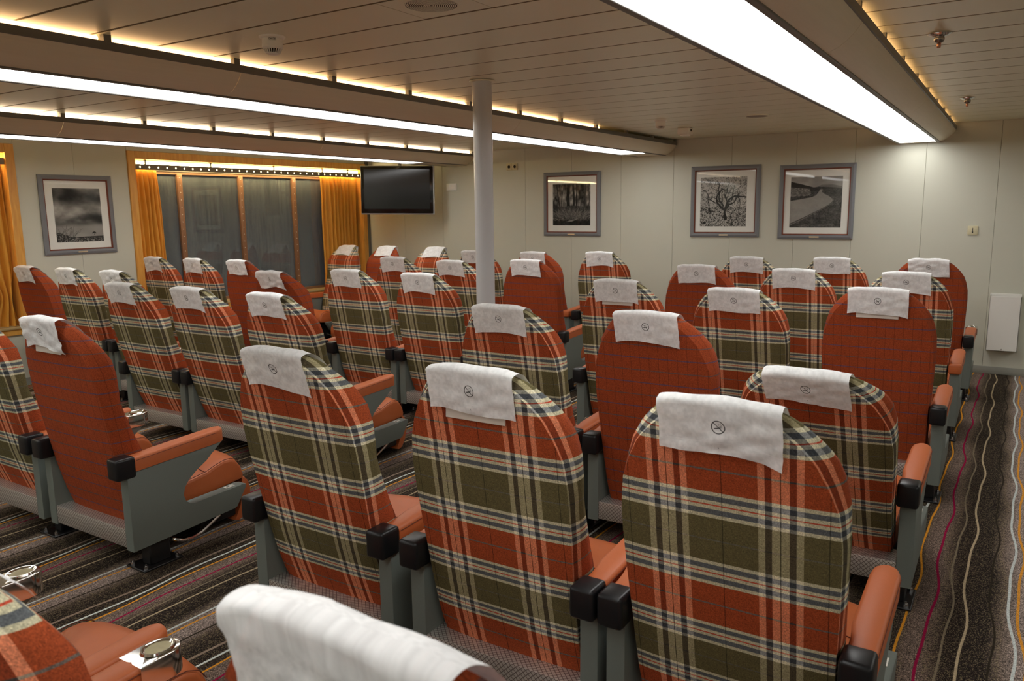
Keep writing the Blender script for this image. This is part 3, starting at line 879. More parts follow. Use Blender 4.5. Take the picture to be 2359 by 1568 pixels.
# chrome cup tray
def tray_mesh():
    bm = bmesh.new()
    # plan outline: square at the back, round at the front
    out = [(-.042, .380), (.042, .380), (.042, .455)] + [(.042*math.cos(math.radians(a)), .455+.045*math.sin(math.radians(a))) for a in range(15, 180, 15)] + [(-.042, .455)]
    bm_prism(bm, out, 2, .462, .524, .003, 2)
    return bm_mesh('cup_tray', bm, M_CHROME, True)
ME_TRAY = tray_mesh()
bm = bmesh.new()
bm_lathe(bm, [(0.0, .5255), (.020, .5252), (.026, .5265), (.029, .530), (.0315, .530), (.0335, .525)], 28)
for v in bm.verts: v.co.y = v.co.y*1.25 + .450
ME_DISH = bm_mesh('dish_rim', bm, M_CHROME, True)
def plate_disc():
    bm = bmesh.new(); bm_lathe(bm, [(0, .5261), (.0265, .5261)], 24)
    for v in bm.verts: v.co.y = v.co.y*1.25 + .450
    return bm_mesh('dish_insert', bm, simple('ashtray_insert', srgb(150, 140, 104), 0.35, metal=0.5, noise=.2, nscale=60), True)
ME_INSERT = plate_disc()

ME_KICK = box_mesh('kick_plate', (-.272, .002, .116), (.272, .130, .200), M_CHECKER, .004, 2)
# leg rest flap, curved
bm = bmesh.new()
bm_prism(bm, [(.585, .026), (.612, .016), (.642, .026), (.672, .068), (.690, .120), (.693, .165), (.680, .205), (.662, .226), (.640, .226), (.644, .160), (.632, .090), (.602, .046)], 0, -.225, .225, .006, 2)
ME_LEGREST = bm_mesh('leg_rest', bm, M_LEATHER, True)
ME_LEGBACK = box_mesh('leg_rest_frame', (-.215, .40, .045), (.215, .605, .20), M_BLACK, .006, 1)
bm = bmesh.new()
for s in (-1, 1):
    pass
bar = []
for x, y, z in ((.225, .500, .085), (.225, .445, .058), (.225, .395, .036), (.225, .345, .026), (.222, .300, .030), (.212, .262, .046), (.190, .248, .056), (.15, .244, .058), (-.15, .244, .058), (-.19, .248, .056), (-.212, .262, .046), (-.222, .300, .030), (-.225, .345, .026), (-.225, .395, .036), (-.225, .445, .058), (-.225, .500, .085)):
    bar.append((x, y, z))
bm_tube(bm, bar, .0095, 8)
ME_BAR = bm_mesh('footrest_bar', bm, M_CHROME, True)
bm = bmesh.new()
bm_box(bm, (.195, .035, 0), (.330, .225, .010), .003, 1)
bm_box(bm, (.235, .085, .008), (.300, .185, .112), .006, 1)
ME_PED = bm_mesh('pedestal', bm, M_BLACK, True)
bm = bmesh.new()
bm_lathe(bm, [(0, .030), (.004, .030), (.004, .022), (.009, .021), (.010, .010)], 8)
ME_BOLT = bm_mesh('bolt', bm, M_STEEL, True)
ME_TAGP = box_mesh('number_tag', (-.011, .487, .2325), (.013, .543, .2345), M_TAG)
ME_TAGP.transform(Matrix.Translation((0, 0, .0022)))
def text_mesh(body, size, mat, name):
    cu = bpy.data.curves.new(name, 'FONT'); cu.body = body; cu.size = size; cu.align_x = 'CENTER'; cu.align_y = 'CENTER'; cu.extrude = 0.0003
    o = bpy.data.objects.new('tmp', cu); COL.objects.link(o)
    bpy.context.view_layer.update()
    dg = bpy.context.evaluated_depsgraph_get()
    me = bpy.data.meshes.new_from_object(o.evaluated_get(dg))
    bpy.data.objects.remove(o)
    me.materials.clear(); me.materials.append(mat); me.name = name
    return me
ME_TXT = text_mesh('Y440', .018, M_INK, 'tag_lettering')
ME_TXT.transform(Matrix.Translation((.001, .515, .2372)) @ Matrix.Rotation(math.radians(-90), 4, 'Z'))

HINGE = Vector((0, .09, .25))
def build_seat(kind):
    t = empty('recliner_seat')
    piv = link('backrest', ME_BACK[kind], t)
    cu = link('seat_cushion', ME_CUSH, t); link('seam', ME_CSEAM, cu)
    for s in (-1, 1):
        link('side_panel', ME_PANEL, t, (s*.299, 0, 0))
    r = link('armrest', ME_ARM, t, (.298, 0, .010)); link('end_cap', ME_CAP, r); link('seam', ME_ASEAM, r)
    l = link('armrest', ME_ARMS, t, (-.298, 0, .010)); link('end_cap', ME_CAP, l); link('seam', ME_ASEAMS, l)
    tr = link('cup_tray', ME_TRAY, t, (-.298, 0, .010)); link('dish_rim', ME_DISH, tr); link('dish_insert', ME_INSERT, tr)
    link('kick_plate', ME_KICK, t)
    link('leg_rest', ME_LEGREST, t); link('leg_rest_frame', ME_LEGBACK, t); link('footrest_bar', ME_BAR, t)
    p = link('pedestal', ME_PED, t)
    for bx, by in ((.215, .055), (.310, .055), (.215, .205), (.310, .205)): link('bolt', ME_BOLT, p, (bx, by, 0))
    g = link('number_tag', ME_TAGP, t, (.298, 0, 0)); link('lettering', ME_TXT, g)
    return t
PROTO = {k: build_seat(k) for k in ('plaid', 'orange')}
USED = {}

# headrest covers: cloth over the top, param x across, s along (negative: down the front)
def ztop(x):
    x = abs(x)
    hs = [(hwid(z), z) for z in PH if z > .86][::-1] + []
    xs = [h for h, z in hs]; zs = [z for h, z in hs]
    return float(np.interp(x, xs, zs)) if x > xs[0] else 1.094 - .006*(x/xs[0])**2
def cover_mesh(seed, wid=.279, skew=0.0, lr=.156, lf=.15, rumple=1.0, shift=0.0, twist=0.0, low=0.0):
    rng = random.Random(seed)
    nx, ns = 22, 30
    ph = [rng.uniform(0, 6.28) for _ in range(8)]
    V, F, UV = [], [], []
    grid = []
    sk2 = rng.uniform(-.008, .008)
    crn = [rng.uniform(0, .012) for _ in range(4)]
    for j in range(ns+1):
        row = []
        for i in range(nx+1):
            q = -1+2*i/nx
            Lr = lr + skew*q + sk2*q*q + .0035*math.sin(3.1*q+ph[0])*rumple
            Lf = lf + .006*math.sin(2.7*q+ph[1])
            s = -Lf + (Lr+Lf)*j/ns
            x = q*wid/2 + shift + twist*s + .002*math.sin(20*s+ph[2])*rumple
            zt = 1.094 - .45*(1.094-ztop(min(abs(x), .24)))
            thick = .030                                    # half crown length
            if abs(s) <= thick:
                t = s/thick                                 # -1 front .. 1 rear
                z = zt + .0075 - .008*t*t
                yr_, yf_ = yrear(min(zt, 1.088)), yfrnt(min(zt, 1.088))
                y = (yr_+yf_)/2 - (yf_-yr_+.026)/2*t
            else:
                d = abs(s)-thick
                z = zt - .0005 - d
                if s > 0: y = yrear(z) - .0155 - .05*min(d, .02)*0
                else: y = yfrnt(z) + .040*(1-min(1, abs(x)/.25)**2)*(1 if z < .9 else max(.25, (1.1-z)/.2)) + .010
            d = max(0, abs(s)-thick)
            out = (.0020*math.sin(31*x+9*s*10+ph[3]) + .0016*math.sin(57*x-40*s+ph[4]) + .0024*math.sin(18*x+60*s+ph[5]))*rumple*min(1, d/.03+.15)
            lift = .004*min(1, d/.08)
            y += (-1 if s > 0 else 1)*(abs(out)+lift)
            z += .0012*rumple*math.sin(44*x+ph[6])*(1 if abs(s) < thick else 0)
            row.append((x, y, z)); UV.append(((q*wid/2)/.32+.5, (max(.02, s*.156/Lr-low) if s > 0 else s)/.32+.5))
        grid.append(row)
    uvv = UV
    V = [p for r in grid for p in r]
    fu = []
    for j in range(ns):
        for i in range(nx):
            a = j*(nx+1)+i
            f = (a, a+1, a+nx+2, a+nx+1)
            F.append(f); fu.append([uvv[k] for k in f])
    return mesh_pd('headrest_cover', V, F, M_COVER, True, fu)

N_COVER = 0
ME_STRIP = box_mesh('fastening_strip', (-.098, -.1195, .944), (.098, -.1165, .972), simple('strip_plastic', srgb(206, 196, 184), .45), .001, 1)
def place(kind, X, Y, rec=0.0, rz=0.0, sx=1.0, label='', clabel='', group='', cv={}, nocap=None, extra_tray=False, strip=False):
    global N_COVER
    first = kind not in USED
    t = PROTO[kind] if first else copy_tree(PROTO[kind])
    USED[kind] = 1
    t.location = (X, Y, 0); t.rotation_euler = (0, 0, rz); t.scale = (sx, 1, 1)
    tag(t, label, 'seat', group)
    R = Matrix.Translation(HINGE) @ Matrix.Rotation(math.radians(rec), 4, 'X') @ Matrix.Translation(-HINGE)
    b = [c for c in t.children if c.name.startswith('backrest')][0]
    b.matrix_local = R
    if strip: link('fastening_strip', ME_STRIP, b)
    if nocap is not None:
        for a in [c for c in t.children if c.name.startswith('armrest')]:
            if (a.location.x > 0) == (nocap > 0):
                for c in a.children:
                    if c.name.startswith('end_cap'):
                        c.data = ME_NOCAP; c.name = 'upholstered_end'
    if extra_tray:
        for a in [c for c in t.children if c.name.startswith('cup_tray')]:
            d = copy_tree(a, t); d.location = (.298, 0, .010)
        for a in [c for c in t.children if c.name.startswith('armrest') and c.location.x > 0]:
            a.data = ME_ARMS
            for c in a.children:
                if c.name.startswith('seam'): c.data = ME_ASEAMS
    if clabel:
        N_COVER += 1
        o = link('headrest_cover', cover_mesh(100+N_COVER, **cv))
        o.matrix_world = Matrix.Translation((X, Y, 0)) @ Matrix.Rotation(rz, 4, 'Z') @ Matrix.Diagonal((sx, 1, 1, 1)) @ R
        tag(o, clabel, 'headrest cover', 'white headrest covers')
    return t

ROWY = {0: .545, 1: 1.78, 2: 3.085, 3: 4.36, 4: 5.625, 5: 6.87}
ORD = {5: 'first', 4: 'second', 3: 'third', 2: 'fourth', 1: 'fifth', 0: 'sixth'}
APOS = ['aisle-end', 'middle', 'column-side']
MPOS = ['column-side', 'middle', 'window-side']
P, O = 'plaid', 'orange'
def S1(block, pos, row, kind, X, rec=0, extra='', Y=None, **kw):
    nm = {P: 'plaid', O: 'plain orange'}[kind]
    lab = f"{nm} recliner seat{extra}, {pos} seat of the {block} block, {ORD[row]} row from picture wall"
    cl = f"white headrest cover on {pos} {kind} seat, {block} block, {ORD[row]} row from picture wall"
    place(kind, X, ROWY[row] if Y is None else Y, rec, label=lab, clabel=cl, group=f'{block} block seats', **kw)

# aisle block (beside the carpeted aisle and the wall bin)
S1('aisle', 'aisle-end', 1, P, -.516, -1, cv=dict(skew=.010, rumple=1.6))
S1('aisle', 'middle', 1, P, -1.194, -2, cv=dict(skew=.004), strip=True)
S1('aisle', 'column-side', 1, P, -1.925, 0, cv=dict(skew=.006))
S1('aisle', 'aisle-end', 2, P, -.548, 19.5, ' tipped back', cv=dict(skew=.008))
S1('aisle', 'middle', 2, O, -1.235, -1, cv=dict(skew=.003))
S1('aisle', 'column-side', 2, P, -1.932, 1, cv=dict())
S1('aisle', 'aisle-end', 3, O, -.550, -3, cv=dict(skew=.006), strip=True)
S1('aisle', 'middle', 3, P, -1.245, 3, cv=dict())
S1('aisle', 'column-side', 3, P, -1.960, -1, cv=dict(), strip=True)
S1('aisle', 'aisle-end', 4, P, -.552, 0, nocap=1, cv=dict(skew=.004))
S1('aisle', 'middle', 4, P, -1.236, 0, cv=dict())
S1('aisle', 'column-side', 4, O, -1.918, -2, cv=dict())
S1('aisle', 'aisle-end', 5, O, -.535, -2, extra_tray=True, cv=dict(rumple=2))
S1('aisle', 'middle', 5, P, -1.225, -1, cv=dict())
S1('aisle', 'column-side', 5, P, -1.905, 1, cv=dict())
S1('aisle', 'aisle-end', 0, O, -.540, -5, Y=.575, cv=dict(rumple=1.8, wid=.31, low=.05))
S1('aisle', 'middle', 0, P, -1.285, 0, Y=.51, cv=dict())
S1('aisle', 'column-side', 0, P, -1.965, 0, cv=dict())
# centre block
S1('centre', 'column-side', 1, O, -3.357, -2, cv=dict(skew=.005, rumple=2.0), strip=True)
S1('centre', 'middle', 1, P, -4.07, 0, cv=dict())
S1('centre', 'column-side', 2, P, -3.435, 3.5, cv=dict())
S1('centre', 'middle', 2, P, -4.13, 3, cv=dict(skew=.006))
S1('centre', 'window-side', 2, P, -4.815, 3, cv=dict())
S1('centre', 'column-side', 3, P, -3.43, 1, cv=dict())
S1('centre', 'middle', 3, P, -4.115, 0, cv=dict())
S1('centre', 'window-side', 3, O, -4.84, 6, cv=dict(rumple=2.4, twist=.1))
S1('centre', 'column-side', 4, O, -3.37, -3, cv=dict())
S1('centre', 'middle', 4, P, -4.085, 2, cv=dict())
S1('centre', 'window-side', 4, P, -4.768, -1, cv=dict())
S1('centre', 'column-side', 5, P, -3.31, -3, cv=dict())
S1('centre', 'middle', 5, O, -4.02, 0, nocap=1, cv=dict())
S1('centre', 'window-side', 5, P, -4.745, 0, cv=dict())
# window block: narrower seats
for n, (kind, X, pos) in enumerate(((O, -7.03, 'window-end'), (P, -6.385, 'middle'), (P, -5.755, 'passage-side'))):
    place(kind, X, 3.555, 0, sx=.92, label=f"{'plain orange' if kind == O else kind} recliner seat, {pos} seat of the window row under the cloud picture",
          clabel=f"white headrest cover on the {pos} {kind} seat of the window row under the cloud picture", group='window block seats', cv=dict(skew=.004, rumple=1.5+.6*(n == 2), wid=.29, twist=.12*(n == 2)))
for n, (kind, X, pos) in enumerate(((P, -7.07, 'window-end'), (P, -6.455, 'middle'), (O, -5.83, 'passage-side'))):
    place(kind, X, 4.755, -1, sx=.90, label=f"{'plain orange' if kind == O else kind} recliner seat, {pos} seat of the row silhouetted against the wet window",
          clabel=f"white headrest cover on the {pos} {kind} seat of the row against the wet window", group='window block seats', cv=dict(rumple=1.4))
# three seats turned to face the room, backs to the picture wall
for n, (kind, X, pos) in enumerate(((P, -7.02, 'window-end'), (O, -6.37, 'middle'), (P, -5.64, 'column-side'))):
    place(kind, X, 7.15, 0, rz=PI, sx=.92, label=f"{'plain orange' if kind == O else kind} recliner seat facing the room below the television, {pos} one of three",
          clabel=f"unprinted white headrest cover on the {pos} {kind} seat facing the room", group='seats facing the room', cv=dict(lf=.135, rumple=1.3, skew=.0))

# ------------------------------------------------------------------ framed pictures
def img_clouds():
    n = 384
    y, x = np.mgrid[0:n, 0:n]/n
    a = vnoise(n, n, 3, 5, 11, 6); b = vnoise(n, n, 2, 4, 12, 5)
    sm = lambda e0, e1, t: (lambda q: q*q*(3-2*q))(np.clip((t-e0)/(e1-e0), 0, 1))
    v = 0.42 + 0.75*(a-0.5) + 0.35*(b-0.5)
    v -= 0.22*np.exp(-((y-0.84-0.05*np.sin(5*x))/0.13)**2) + 0.26*np.exp(-((y-0.42+0.04*np.sin(6*x))/0.07)**2)*sm(.2, .6, x)
    v += 0.14*np.exp(-((y-0.60)/0.1)**2)
    lo = 0.60+0.18*(b-0.5)
    k = sm(0.36, 0.26, y + 0.06*(a-0.5)); v = v*(1-k) + lo*k
    hz = 0.09 + 0.02*(x-0.4)
    v = np.where((y < hz) & (x > 0.28), 0.14 + 0.10*a, v)
    sc = vnoise(n, n, 70, 70, 13, 3)
    gr = y < 0.05+0.34*np.clip(0.36-x, 0, 1)+0.05*vnoise(n, n, 30, 1, 14, 2)
    v = np.where(gr, np.where(sc > 0.55, 0.55, 0.12), v)
    rng = np.random.default_rng(15)
    for i in range(34):
        x0 = rng.uniform(0, 0.4); h = rng.uniform(0.06, 0.26); c = rng.uniform(-0.2, 0.5)
        t = np.linspace(0, 1, 300); px = x0 + c*t*t*h*2; py = 0.06 + h*t*(1-0.35*t*abs(c))
        ok = (px > 0) & (px < 1) & (py < 1)
        v[(py[ok]*n).astype(int), (px[ok]*n).astype(int)] = 0.22
    bird = ((np.abs(y-0.175+0.5*np.abs(x-0.80)) < 0.012) & (np.abs(x-0.80) < 0.04)) | ((np.abs(x-.81-.3*(y-.15)) < .006) & (y > .12) & (y < .18))
    v[bird] = 0.05
    return v
def img_forest():
    n = 384
    y, x = np.mgrid[0:n, 0:n]/n
    a = vnoise(n, n, 14, 9, 21, 5); f2 = vnoise(n, n, 5, 4, 26, 4)
    v = 0.40 + 0.9*(a-0.5) + 0.55*(f2-0.5) - 0.10*(y > .75)
    for c, wd, dk, ln in ((0.42, 0.045, .07, 0.0), (0.55, 0.028, .10, .02), (0.64, 0.018, .12, 0), (0.17, 0.013, .12, -.10), (0.24, 0.008, .16, .07), (0.86, 0.024, .18, .0), (0.74, 0.010, .22, .03), (.95, .012, .2, 0)):
        m = (np.abs(x-c-ln*(y-0.5)-0.014*np.sin(7*y+c*30)-.02*(a-.5)) < wd*(1.15-.3*y)) & (y > 0.42-.05*f2)
        v[m] = dk + 0.22*np.clip(a[m]-0.4, 0, 1)
    m = y < 0.46+0.06*(f2-0.5); v[m] = (0.20+0.35*(a-.4))[m]
    m = y < 0.20; v[m] = (0.10+0.25*np.clip(a-.45, 0, 1))[m]
    rng = np.random.default_rng(25)
    t = np.linspace(0, 1, 160)
    for i in range(620):
        x0 = rng.normal(.52, .22); y0 = rng.uniform(.10, .30); sd = (x0-.52)*1.5 + rng.normal(0, .35); L = rng.uniform(.08, .22)
        px = x0 + sd*L*t; py = y0 + L*(1-.35*abs(sd))*t - .10*abs(sd)*t*t*L*3
        ok = (px > 0) & (px < .995) & (py > .05) & (py < .52)
        iy, ix = (py[ok]*n).astype(int), (px[ok]*n).astype(int)
        cval = rng.choice((.22, .40, .52, .62)); v[iy, ix] = cval; v[np.minimum(iy+1, n-1), ix] = cval*.9
    lg = (np.abs(y-0.115-0.22*(x-0.5)-.02*(a-.5)) < 0.020*(1-abs(x-.5)/.16)) & (np.abs(x-.5) < .16); v[lg] = 0.52
    return v
def img_tree():
    n = 448
    y, x = np.mgrid[0:n, 0:n]/n
    sp = vnoise(n, n, 110, 110, 31, 2)*.6 + vnoise(n, n, 40, 40, 34, 3)*.4; b = vnoise(n, n, 5, 5, 32, 3)
    v = 0.74 - 0.42*np.clip((sp-.54)/.06, 0, 1) - 0.15*(b-0.5) - np.where(y < 0.4, 0.30*np.clip((sp-.46)/.06, 0, 1), 0)
    rng = np.random.default_rng(33)
    def limb(x0, y0, ang, L, wd, dep):
        N_ = max(6, int(L*220)); px, py = x0, y0
        for i in range(N_):
            w2 = wd*(1-0.6*i/N_)
            r = max(1, int(w2*n)); cx_, cy_ = int(px*n), int(py*n)
            ys, xs = slice(max(0, cy_-r), min(n, cy_+r+1)), slice(max(0, cx_-r), min(n, cx_+r+1))
            if not (r < cx_ < n-r and r < cy_ < n-r): break
            yy, xx = np.mgrid[ys, xs]
            v[ys, xs][(yy-cy_)**2+(xx-cx_)**2 <= max(1, (w2*n))**2*0.8] = 0.10
            ang += rng.normal(0, 0.10); px += math.cos(ang)*L/N_; py += math.sin(ang)*L/N_
            if dep > 0 and rng.random() < 2.6/N_:
                limb(px, py, ang + rng.choice((-1, 1))*rng.uniform(0.4, 0.9), L*rng.uniform(0.4, 0.7), w2*0.6, dep-1)
    limb(0.56, 0.16, 1.75, 0.20, 0.040, 0)
    limb(0.52, 0.34, 2.35, 0.62, 0.024, 3); limb(0.55, 0.33, 1.35, 0.70, 0.026, 3); limb(0.60, 0.38, 1.0, 0.42, 0.020, 3); limb(0.5, 0.42, 1.95, 0.55, 0.018, 3)
    limb(0.24, 0.28, 2.0, 0.55, 0.013, 2); limb(0.30, 0.30, 3.0, 0.30, 0.010, 2)
    return v
def img_road():
    n = 384
    y, x = np.mgrid[0:n, 0:n]/n
    a = vnoise(n, n, 44, 60, 41, 4); b = vnoise(n, n, 4, 6, 42, 4); c = vnoise(n, n, 12, 22, 43, 4)
    v = 0.22 + 0.30*(a-.3) + 0.30*(c-0.5)
    ridge = np.interp(x[0], [0, .2, .45, .56, .7, 1], [.91, .86, .79, .80, .795, .77])[None]
    ridge2 = np.interp(x[0], [0, .45, .6, .8, 1], [.90, .78, .84, .845, .80])[None]
    v = np.where((y > .60) & (x > .56), 0.22+.25*(a-.3)+.2*(c-.5), v)
    v = np.where((y > .72) & (y < ridge) & (x < .58), 0.12+0.12*a, v)
    fld = (x < 0.40-.3*np.abs(y-.68)) & (y > 0.61+.05*x) & (y < 0.80-0.10*x); v = np.where(fld, 0.44+0.5*(a-0.5)+.1*(b-.5), v)
    v = np.where(y > ridge, np.where(y < ridge2+.03*(b-.5), 0.46+.2*(b-.5), 0.60+0.22*(b-0.5)), v)
    ys = [-.1, .07, .10, .20, .30, .38, .45, .50, .54, .58, .62, .66, .70, .75]
    R = np.interp(y[:, 0], ys, [-.4, -.02, .05, .27, .47, .63, .75, .81, .825, .80, .74, .66, .61, .625])[:, None]
    Lf = np.interp(y[:, 0], [0, .50, .53, .56, .60, .63, .66, .70, .75], [-.5, -.15, 0, .20, .42, .49, .52, .55, .575])[:, None]
    road = (x > Lf) & (x < R) & (y < .75)
    v = np.where((x > Lf-.05*(1-y)) & (x < R) & (y < .75) & (y > .5), .14+.1*a, v)
    v = np.where(road, 0.58+0.14*(b-0.5)+0.05*(a-.5), v)
    w = .055*(1-y)**2
    v = np.where((x > R) & (x < R+w*1.3) & (y < .62), 0.26+.1*a, v)
    v = np.where((x > R+w*1.3) & (x < R+w*1.8) & (y < .58), 0.52, v)
    return v
def pic_mat(name, v, tint=(1, .985, .95)):
    v = np.clip(v, 0.03, 0.95)
    return image_mat(name, gen_image(name, np.stack([v*c for c in tint], -1)), 0.6, spec=0.2)

def picture(name, loc, rz, size, mat, label, photo=(.143, .813, .150, .843)):
    """local frame: x to the viewer's right, z up, +y into the wall"""
    t = empty('framed_picture', loc, rz, label, 'picture', 'framed photographs')
    W, H = size; x0, x1, z0, z1 = -W/2, W/2, -H/2, H/2
    fw = .040
    def ring(nm, a, b, ya, yb, mt):
        """mitred frame between outset a and inset b, front depth ya (outer) to yb (inner)"""
        o = [(x0+a, z0+a), (x1-a, z0+a), (x1-a, z1-a), (x0+a, z1-a)]; i = [(x0+b, z0+b), (x1-b, z0+b), (x1-b, z1-b), (x0+b, z1-b)]
        md = (a+b)/2; m = [(x0+md, z0+md), (x1-md, z0+md), (x1-md, z1-md), (x0+md, z1-md)]
        V = [(p[0], -.001, p[1]) for p in o] + [(p[0], ya, p[1]) for p in o] + [(p[0], min(ya, yb)-.003, p[1]) for p in m] + [(p[0], yb, p[1]) for p in i] + [(p[0], -.001, p[1]) for p in i]
        F = []
        for L in range(4):
            for k in range(4):
                j = (k+1) % 4
                F.append((L*4+k, L*4+j, L*4+4+j, L*4+4+k))
        link(nm, mesh_pd(nm, V, F, mt), t)
    ring('frame', 0, fw, -.018, -.022, M_FRAME)
    ring('inner_frame', fw, fw+.012, -.020, -.012, M_FRAMEIN)
    q = fw+.010
    box('mat_board', (x0+q, -.008, z0+q), (x1-q, -.004, z1-q), M_MAT, t)
    px0, px1, pz0, pz1 = x0+W*photo[0], x0+W*photo[1], z0+H*photo[2], z0+H*photo[3]
    link('photograph', mesh_pd('photograph', [(px0, -.0084, pz0), (px1, -.0084, pz0), (px1, -.0084, pz1), (px0, -.0084, pz1)], [(0, 1, 2, 3)], mat, uvs=[[(0, 0), (1, 0), (1, 1), (0, 1)]]), t)
    box('glazing', (x0+q, -.0112, z0+q), (x1-q, -.0102, z1-q), M_PICGLASS, t)
    box('brass_plate', (-.045, -.0265, z0+.014), (.045, -.0245, z0+.027), M_BRASS, t)
    return t
picture('p', (-4.354, YB, 1.5645), 0, (.735, .730), pic_mat('photo_forest', img_forest()), 'square black and white woodland photograph framed beside the grey column', (.162, .828, .167, .815))
picture('p', (-2.566, YB, 1.566), 0, (.722, .726), pic_mat('photo_tree', img_tree()), 'square black and white photograph of bare branching tree, middle of the picture wall')
picture('p', (-1.666, YB, 1.549), 0, (.702, .720), pic_mat('photo_road', img_road()), 'square black and white photograph of curving country road, nearest the wall bin', (.155, .838, .155, .835))
picture('p', (XL, 4.174, 1.515), PI/2, (.690, .730), pic_mat('photo_clouds', img_clouds()), 'square black and white photograph of storm clouds hung between the windows', (.175, .825, .155, .835))

# ------------------------------------------------------------------ television
def television():
    a, b = Vector((-6.889, 7.40, 0)), Vector((-6.112, 7.85, 0))
    c = (a+b)/2; d = (b-a); L = d.length; rz = math.atan2(d.y, d.x)
    t = empty('television', (c.x, c.y, 1.768), rz, 'black flat television with silver edge hung in the corner by the curtains', 'television')
    w2, h2 = L/2, .287
    bm = bmesh.new(); bm_box(bm, (-w2, -.012, -h2), (w2, .045, h2), .010, 3); link('bezel', bm_mesh('bezel', bm, M_TVBEZEL, True), t)
    bm = bmesh.new(); bm_box(bm, (-w2-.004, .000, -h2-.013), (w2+.014, .036, h2+.006), .010, 3); link('silver_edge', bm_mesh('silver_edge', bm, M_TVTRIM, True), t)
    box('screen', (-w2+.042, -.0135, -h2+.055), (w2-.042, -.0115, h2-.036), M_TVSCREEN, t)
    bm = bmesh.new(); bm_box(bm, (-.11, .045, -.11), (.11, .06, .11)); bm_tube(bm, [(0, .06, 0), (0, .22, .02)], .02, 10); bm_tube(bm, [(0, .22, -.04), (0, .22, .20)], .022, 10); bm_tube(bm, [(0, .22, .19), (0.0, .22, ZC-1.77)], .022, 10)
    link('wall_bracket', bm_mesh('wall_bracket', bm, M_GREYMETAL, True), t)
    t.rotation_euler = (0, math.radians(0.8), rz)
television()

# ------------------------------------------------------------------ small things on walls and ceiling
t = empty('wall_bin', (-.026, YB-.0005, .227), 0, 'white open-topped waste bin fixed to the picture wall above the baseboard', 'bin')
bm = bmesh.new()
for a, b in (((-.118, -.105, 0), (-.112, 0, .496)), ((.112, -.105, 0), (.118, 0, .496)), ((-.118, -.105, 0), (.118, -.099, .482)), ((-.118, -.006, 0), (.118, 0, .500)), ((-.118, -.105, 0), (.118, 0, .006))):
    bm_box(bm, a, b, .0015, 1)
link('body', bm_mesh('body', bm, M_BIN, True), t)
box('inner_liner', (-.110, -.097, .01), (.110, -.008, .44), M_GREYMETAL, t)
bm = bmesh.new(); bm_lathe(bm, [(0, .006), (.004, .004), (.006, 0)], 10); bmesh.ops.transform(bm, matrix=Matrix.Translation((.0, -.105, .016)) @ Matrix.Rotation(PI/2, 4, 'X'), verts=bm.verts[:])
link('lock', bm_mesh('lock', bm, M_STEEL, True), t)

t = empty('thermostat', (-.322, YB-.0005, 1.278), 0, 'cream square wall plate with dark arrow above the wall bin', 'switch')
box('plate', (-.040, -.012, -.040), (.040, 0, .040), M_CREAMPL, t, .004)
bm = bmesh.new(); bm_box(bm, (-.0025, -.0135, -.020), (.0025, -.0115, .022))
bm_prism(bm, [(-.0075, -.012), (.0075, -.012), (0, -.026)], 1, -.0135, -.0115)
link('arrow', bm_mesh('arrow', bm, M_INK), t)

t = empty('wall_switch', (-6.070, YB-.0005, 1.800), 0, 'white double rocker switch plate beside the television', 'switch')
box('plate', (-.080, -.010, -.044), (.080, 0, .044), M_WHITEPL, t, .003)
for x in (-.036, .036): box('rocker', (x-.028, -.0135, -.030), (x+.028, -.009, .030), M_WHITEPL, t, .002)

t = empty('wall_socket', (-5.164, YB-.0005, 2.016), 0, 'cream double wall socket high beside the grey column', 'socket')
for x in (-.040, .040):
    box('plate', (x-.039, -.010, -.040), (x+.039, 0, .040), M_CREAMPL, t, .003)
    bm = bmesh.new(); bm_lathe(bm, [(.024, .0), (.024, .004), (.020, .004), (.019, -.003), (0, -.003)], 24); bmesh.ops.transform(bm, matrix=Matrix.Translation((x, -.0095, 0)) @ Matrix.Rotation(PI/2, 4, 'X'), verts=bm.verts[:])
    so = link('socket_ring', bm_mesh('socket_ring', bm, M_CREAMPL, True), t)
    bm = bmesh.new(); bm_lathe(bm, [(0, 0), (.0185, 0)], 20); bmesh.ops.transform(bm, matrix=Matrix.Translation((x, -.0102, 0)) @ Matrix.Rotation(PI/2, 4, 'X'), verts=bm.verts[:])
    link('socket_well', bm_mesh('socket_well', bm, M_DARKHOLE), so)

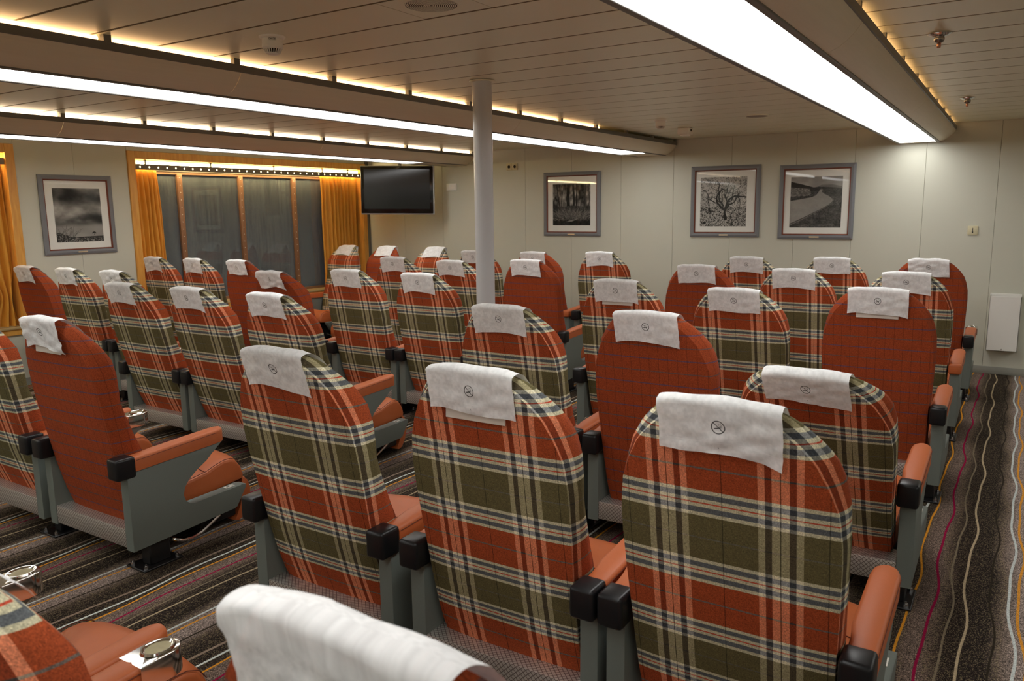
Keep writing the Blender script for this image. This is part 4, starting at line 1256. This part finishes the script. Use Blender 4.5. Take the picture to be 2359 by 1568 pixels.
def smoke(loc, label, text=None):
    t = empty('smoke_detector', loc, 0, label, 'smoke detector', 'ceiling detectors')
    bm = bmesh.new(); bm_lathe(bm, [(0, 0), (.052, 0), (.052, -.004), (.049, -.008), (.041, -.010), (0, -.010)], 32)
    link('base', bm_mesh('base', bm, M_WHITEPL, True), t)
    bm = bmesh.new(); bm_lathe(bm, [(0, -.010), (.040, -.010), (.0405, -.030), (.0415, -.034), (.0415, -.044), (.036, -.050), (0, -.050)], 32)
    b = link('body', bm_mesh('body', bm, M_WHITEPL, True), t)
    bm = bmesh.new(); bm_lathe(bm, [(.034, -.048), (.026, -.062), (.0, -.062)], 24)
    link('sensor_core', bm_mesh('sensor_core', bm, M_DARKHOLE, True), b)
    bm = bmesh.new()
    for k in range(22):
        a = 2*PI*k/22
        m = Matrix.Rotation(a, 4, 'Z')
        n0 = len(bm.verts); bm_prism(bm, [(.030, -.047), (.039, -.047), (.0285, -.066), (.018, -.066)], 1, -.0016, .0016)
        bm.verts.ensure_lookup_table(); bmesh.ops.transform(bm, matrix=m, verts=bm.verts[n0:])
    bm_lathe(bm, [(0, -.064), (.024, -.064), (.026, -.067), (.018, -.071), (0, -.072)], 24)
    c = link('cage', bm_mesh('cage', bm, M_WHITEPL, True), t)
    if text:
        box('label_plate', (-.0155, -.0425, -.0225), (.0155, -.0395, -.0105), M_TAG, t)
        me = text_mesh(text, .0105, M_INK, 'number_lettering')
        o = link('number_lettering', me, t, (0, -.0427, -.0165)); o.rotation_euler = (PI/2, 0, 0)
    return t
s = smoke((-2.606, 2.315, ZC), 'white smoke detector numbered 04078, nearest one on the ceiling', '04078')
s.rotation_euler = (0, 0, math.radians(48))
smoke((-2.53, 6.30, ZC), 'small white round smoke detector on the ceiling near the picture wall')
t = empty('motion_sensor', (-2.588, 7.03, ZC), 0, 'square white ceiling sensor box near the end of the column trough', 'sensor', 'ceiling detectors')
box('body', (-.055, -.055, -.062), (.055, .055, 0), M_WHITEPL, t, .010, 3)
box('lens', (-.040, -.040, -.070), (.040, .040, -.060), M_WHITEPL, t, .012, 3)
box('side_port', (.053, -.015, -.035), (.0565, .015, -.015), M_DARKHOLE, t)

t = empty('ceiling_vent', (-1.775, 2.297, ZC), 0, 'round ringed air vent set into a square ceiling plate', 'air vent')
bm = bmesh.new()
bm_lathe(bm, [(0, -.0006), (.094, -.0006)], 40)
link('vent_well', bm_mesh('vent_well', bm, M_DARKHOLE), t)
bm = bmesh.new()
for k in range(13):
    r = .008+k*.0070
    bm_lathe(bm, [(r-.0019, -.0010), (r-.0017, -.0013), (r+.0017, -.0013), (r+.0019, -.0010)], 36)
o = link('vent_ring', bm_mesh('vent_ring', bm, M_CEIL, True), t); o['kind'] = 'stuff'
t = empty('speaker_grille', (-1.79, 6.46, ZC), 0, 'flat round pale grille on the ceiling near the picture wall', 'air vent')
bm = bmesh.new(); bm_lathe(bm, [(0, -.006), (.080, -.006), (.085, -.003), (.087, 0)], 32)
link('disc', bm_mesh('disc', bm, simple('grille_grey', srgb(150, 138, 124), .7)), t)
bm = bmesh.new(); bm_lathe(bm, [(.083, -.0075), (.088, -.006), (.091, 0), (.083, 0)], 32)
link('rim', bm_mesh('rim', bm, M_CEIL, True), t)

def sprinkler(loc, label):
    t = empty('sprinkler', loc, 0, label, 'sprinkler', 'ceiling sprinklers')
    bm = bmesh.new(); bm_lathe(bm, [(.012, 0), (.044, -.001), (.046, -.004), (.036, -.010), (.018, -.016)], 28)
    link('escutcheon', bm_mesh('escutcheon', bm, M_CHROME, True), t)
    bm = bmesh.new(); bm_lathe(bm, [(.017, -.008), (.019, -.016), (.021, -.026), (.016, -.036), (.010, -.039), (0, -.039)], 20)
    link('body', bm_mesh('body', bm, simple('sprinkler_body', (.30, .29, .27, 1), .25, metal=1), True), t)
    bm = bmesh.new(); bm_lathe(bm, [(.006, -.038), (.0085, -.042), (.008, -.056), (.006, -.060), (0, -.060)], 14)
    link('nozzle', bm_mesh('nozzle', bm, simple('sprinkler_copper', (.6, .34, .24, 1), .3, metal=1), True), t)
sprinkler((-.327, 3.877, ZC), 'chrome ceiling sprinkler nearer the camera over the aisle carpet')
sprinkler((-.339, 6.30, ZC), 'small chrome ceiling sprinkler nearer the picture wall over the aisle carpet')
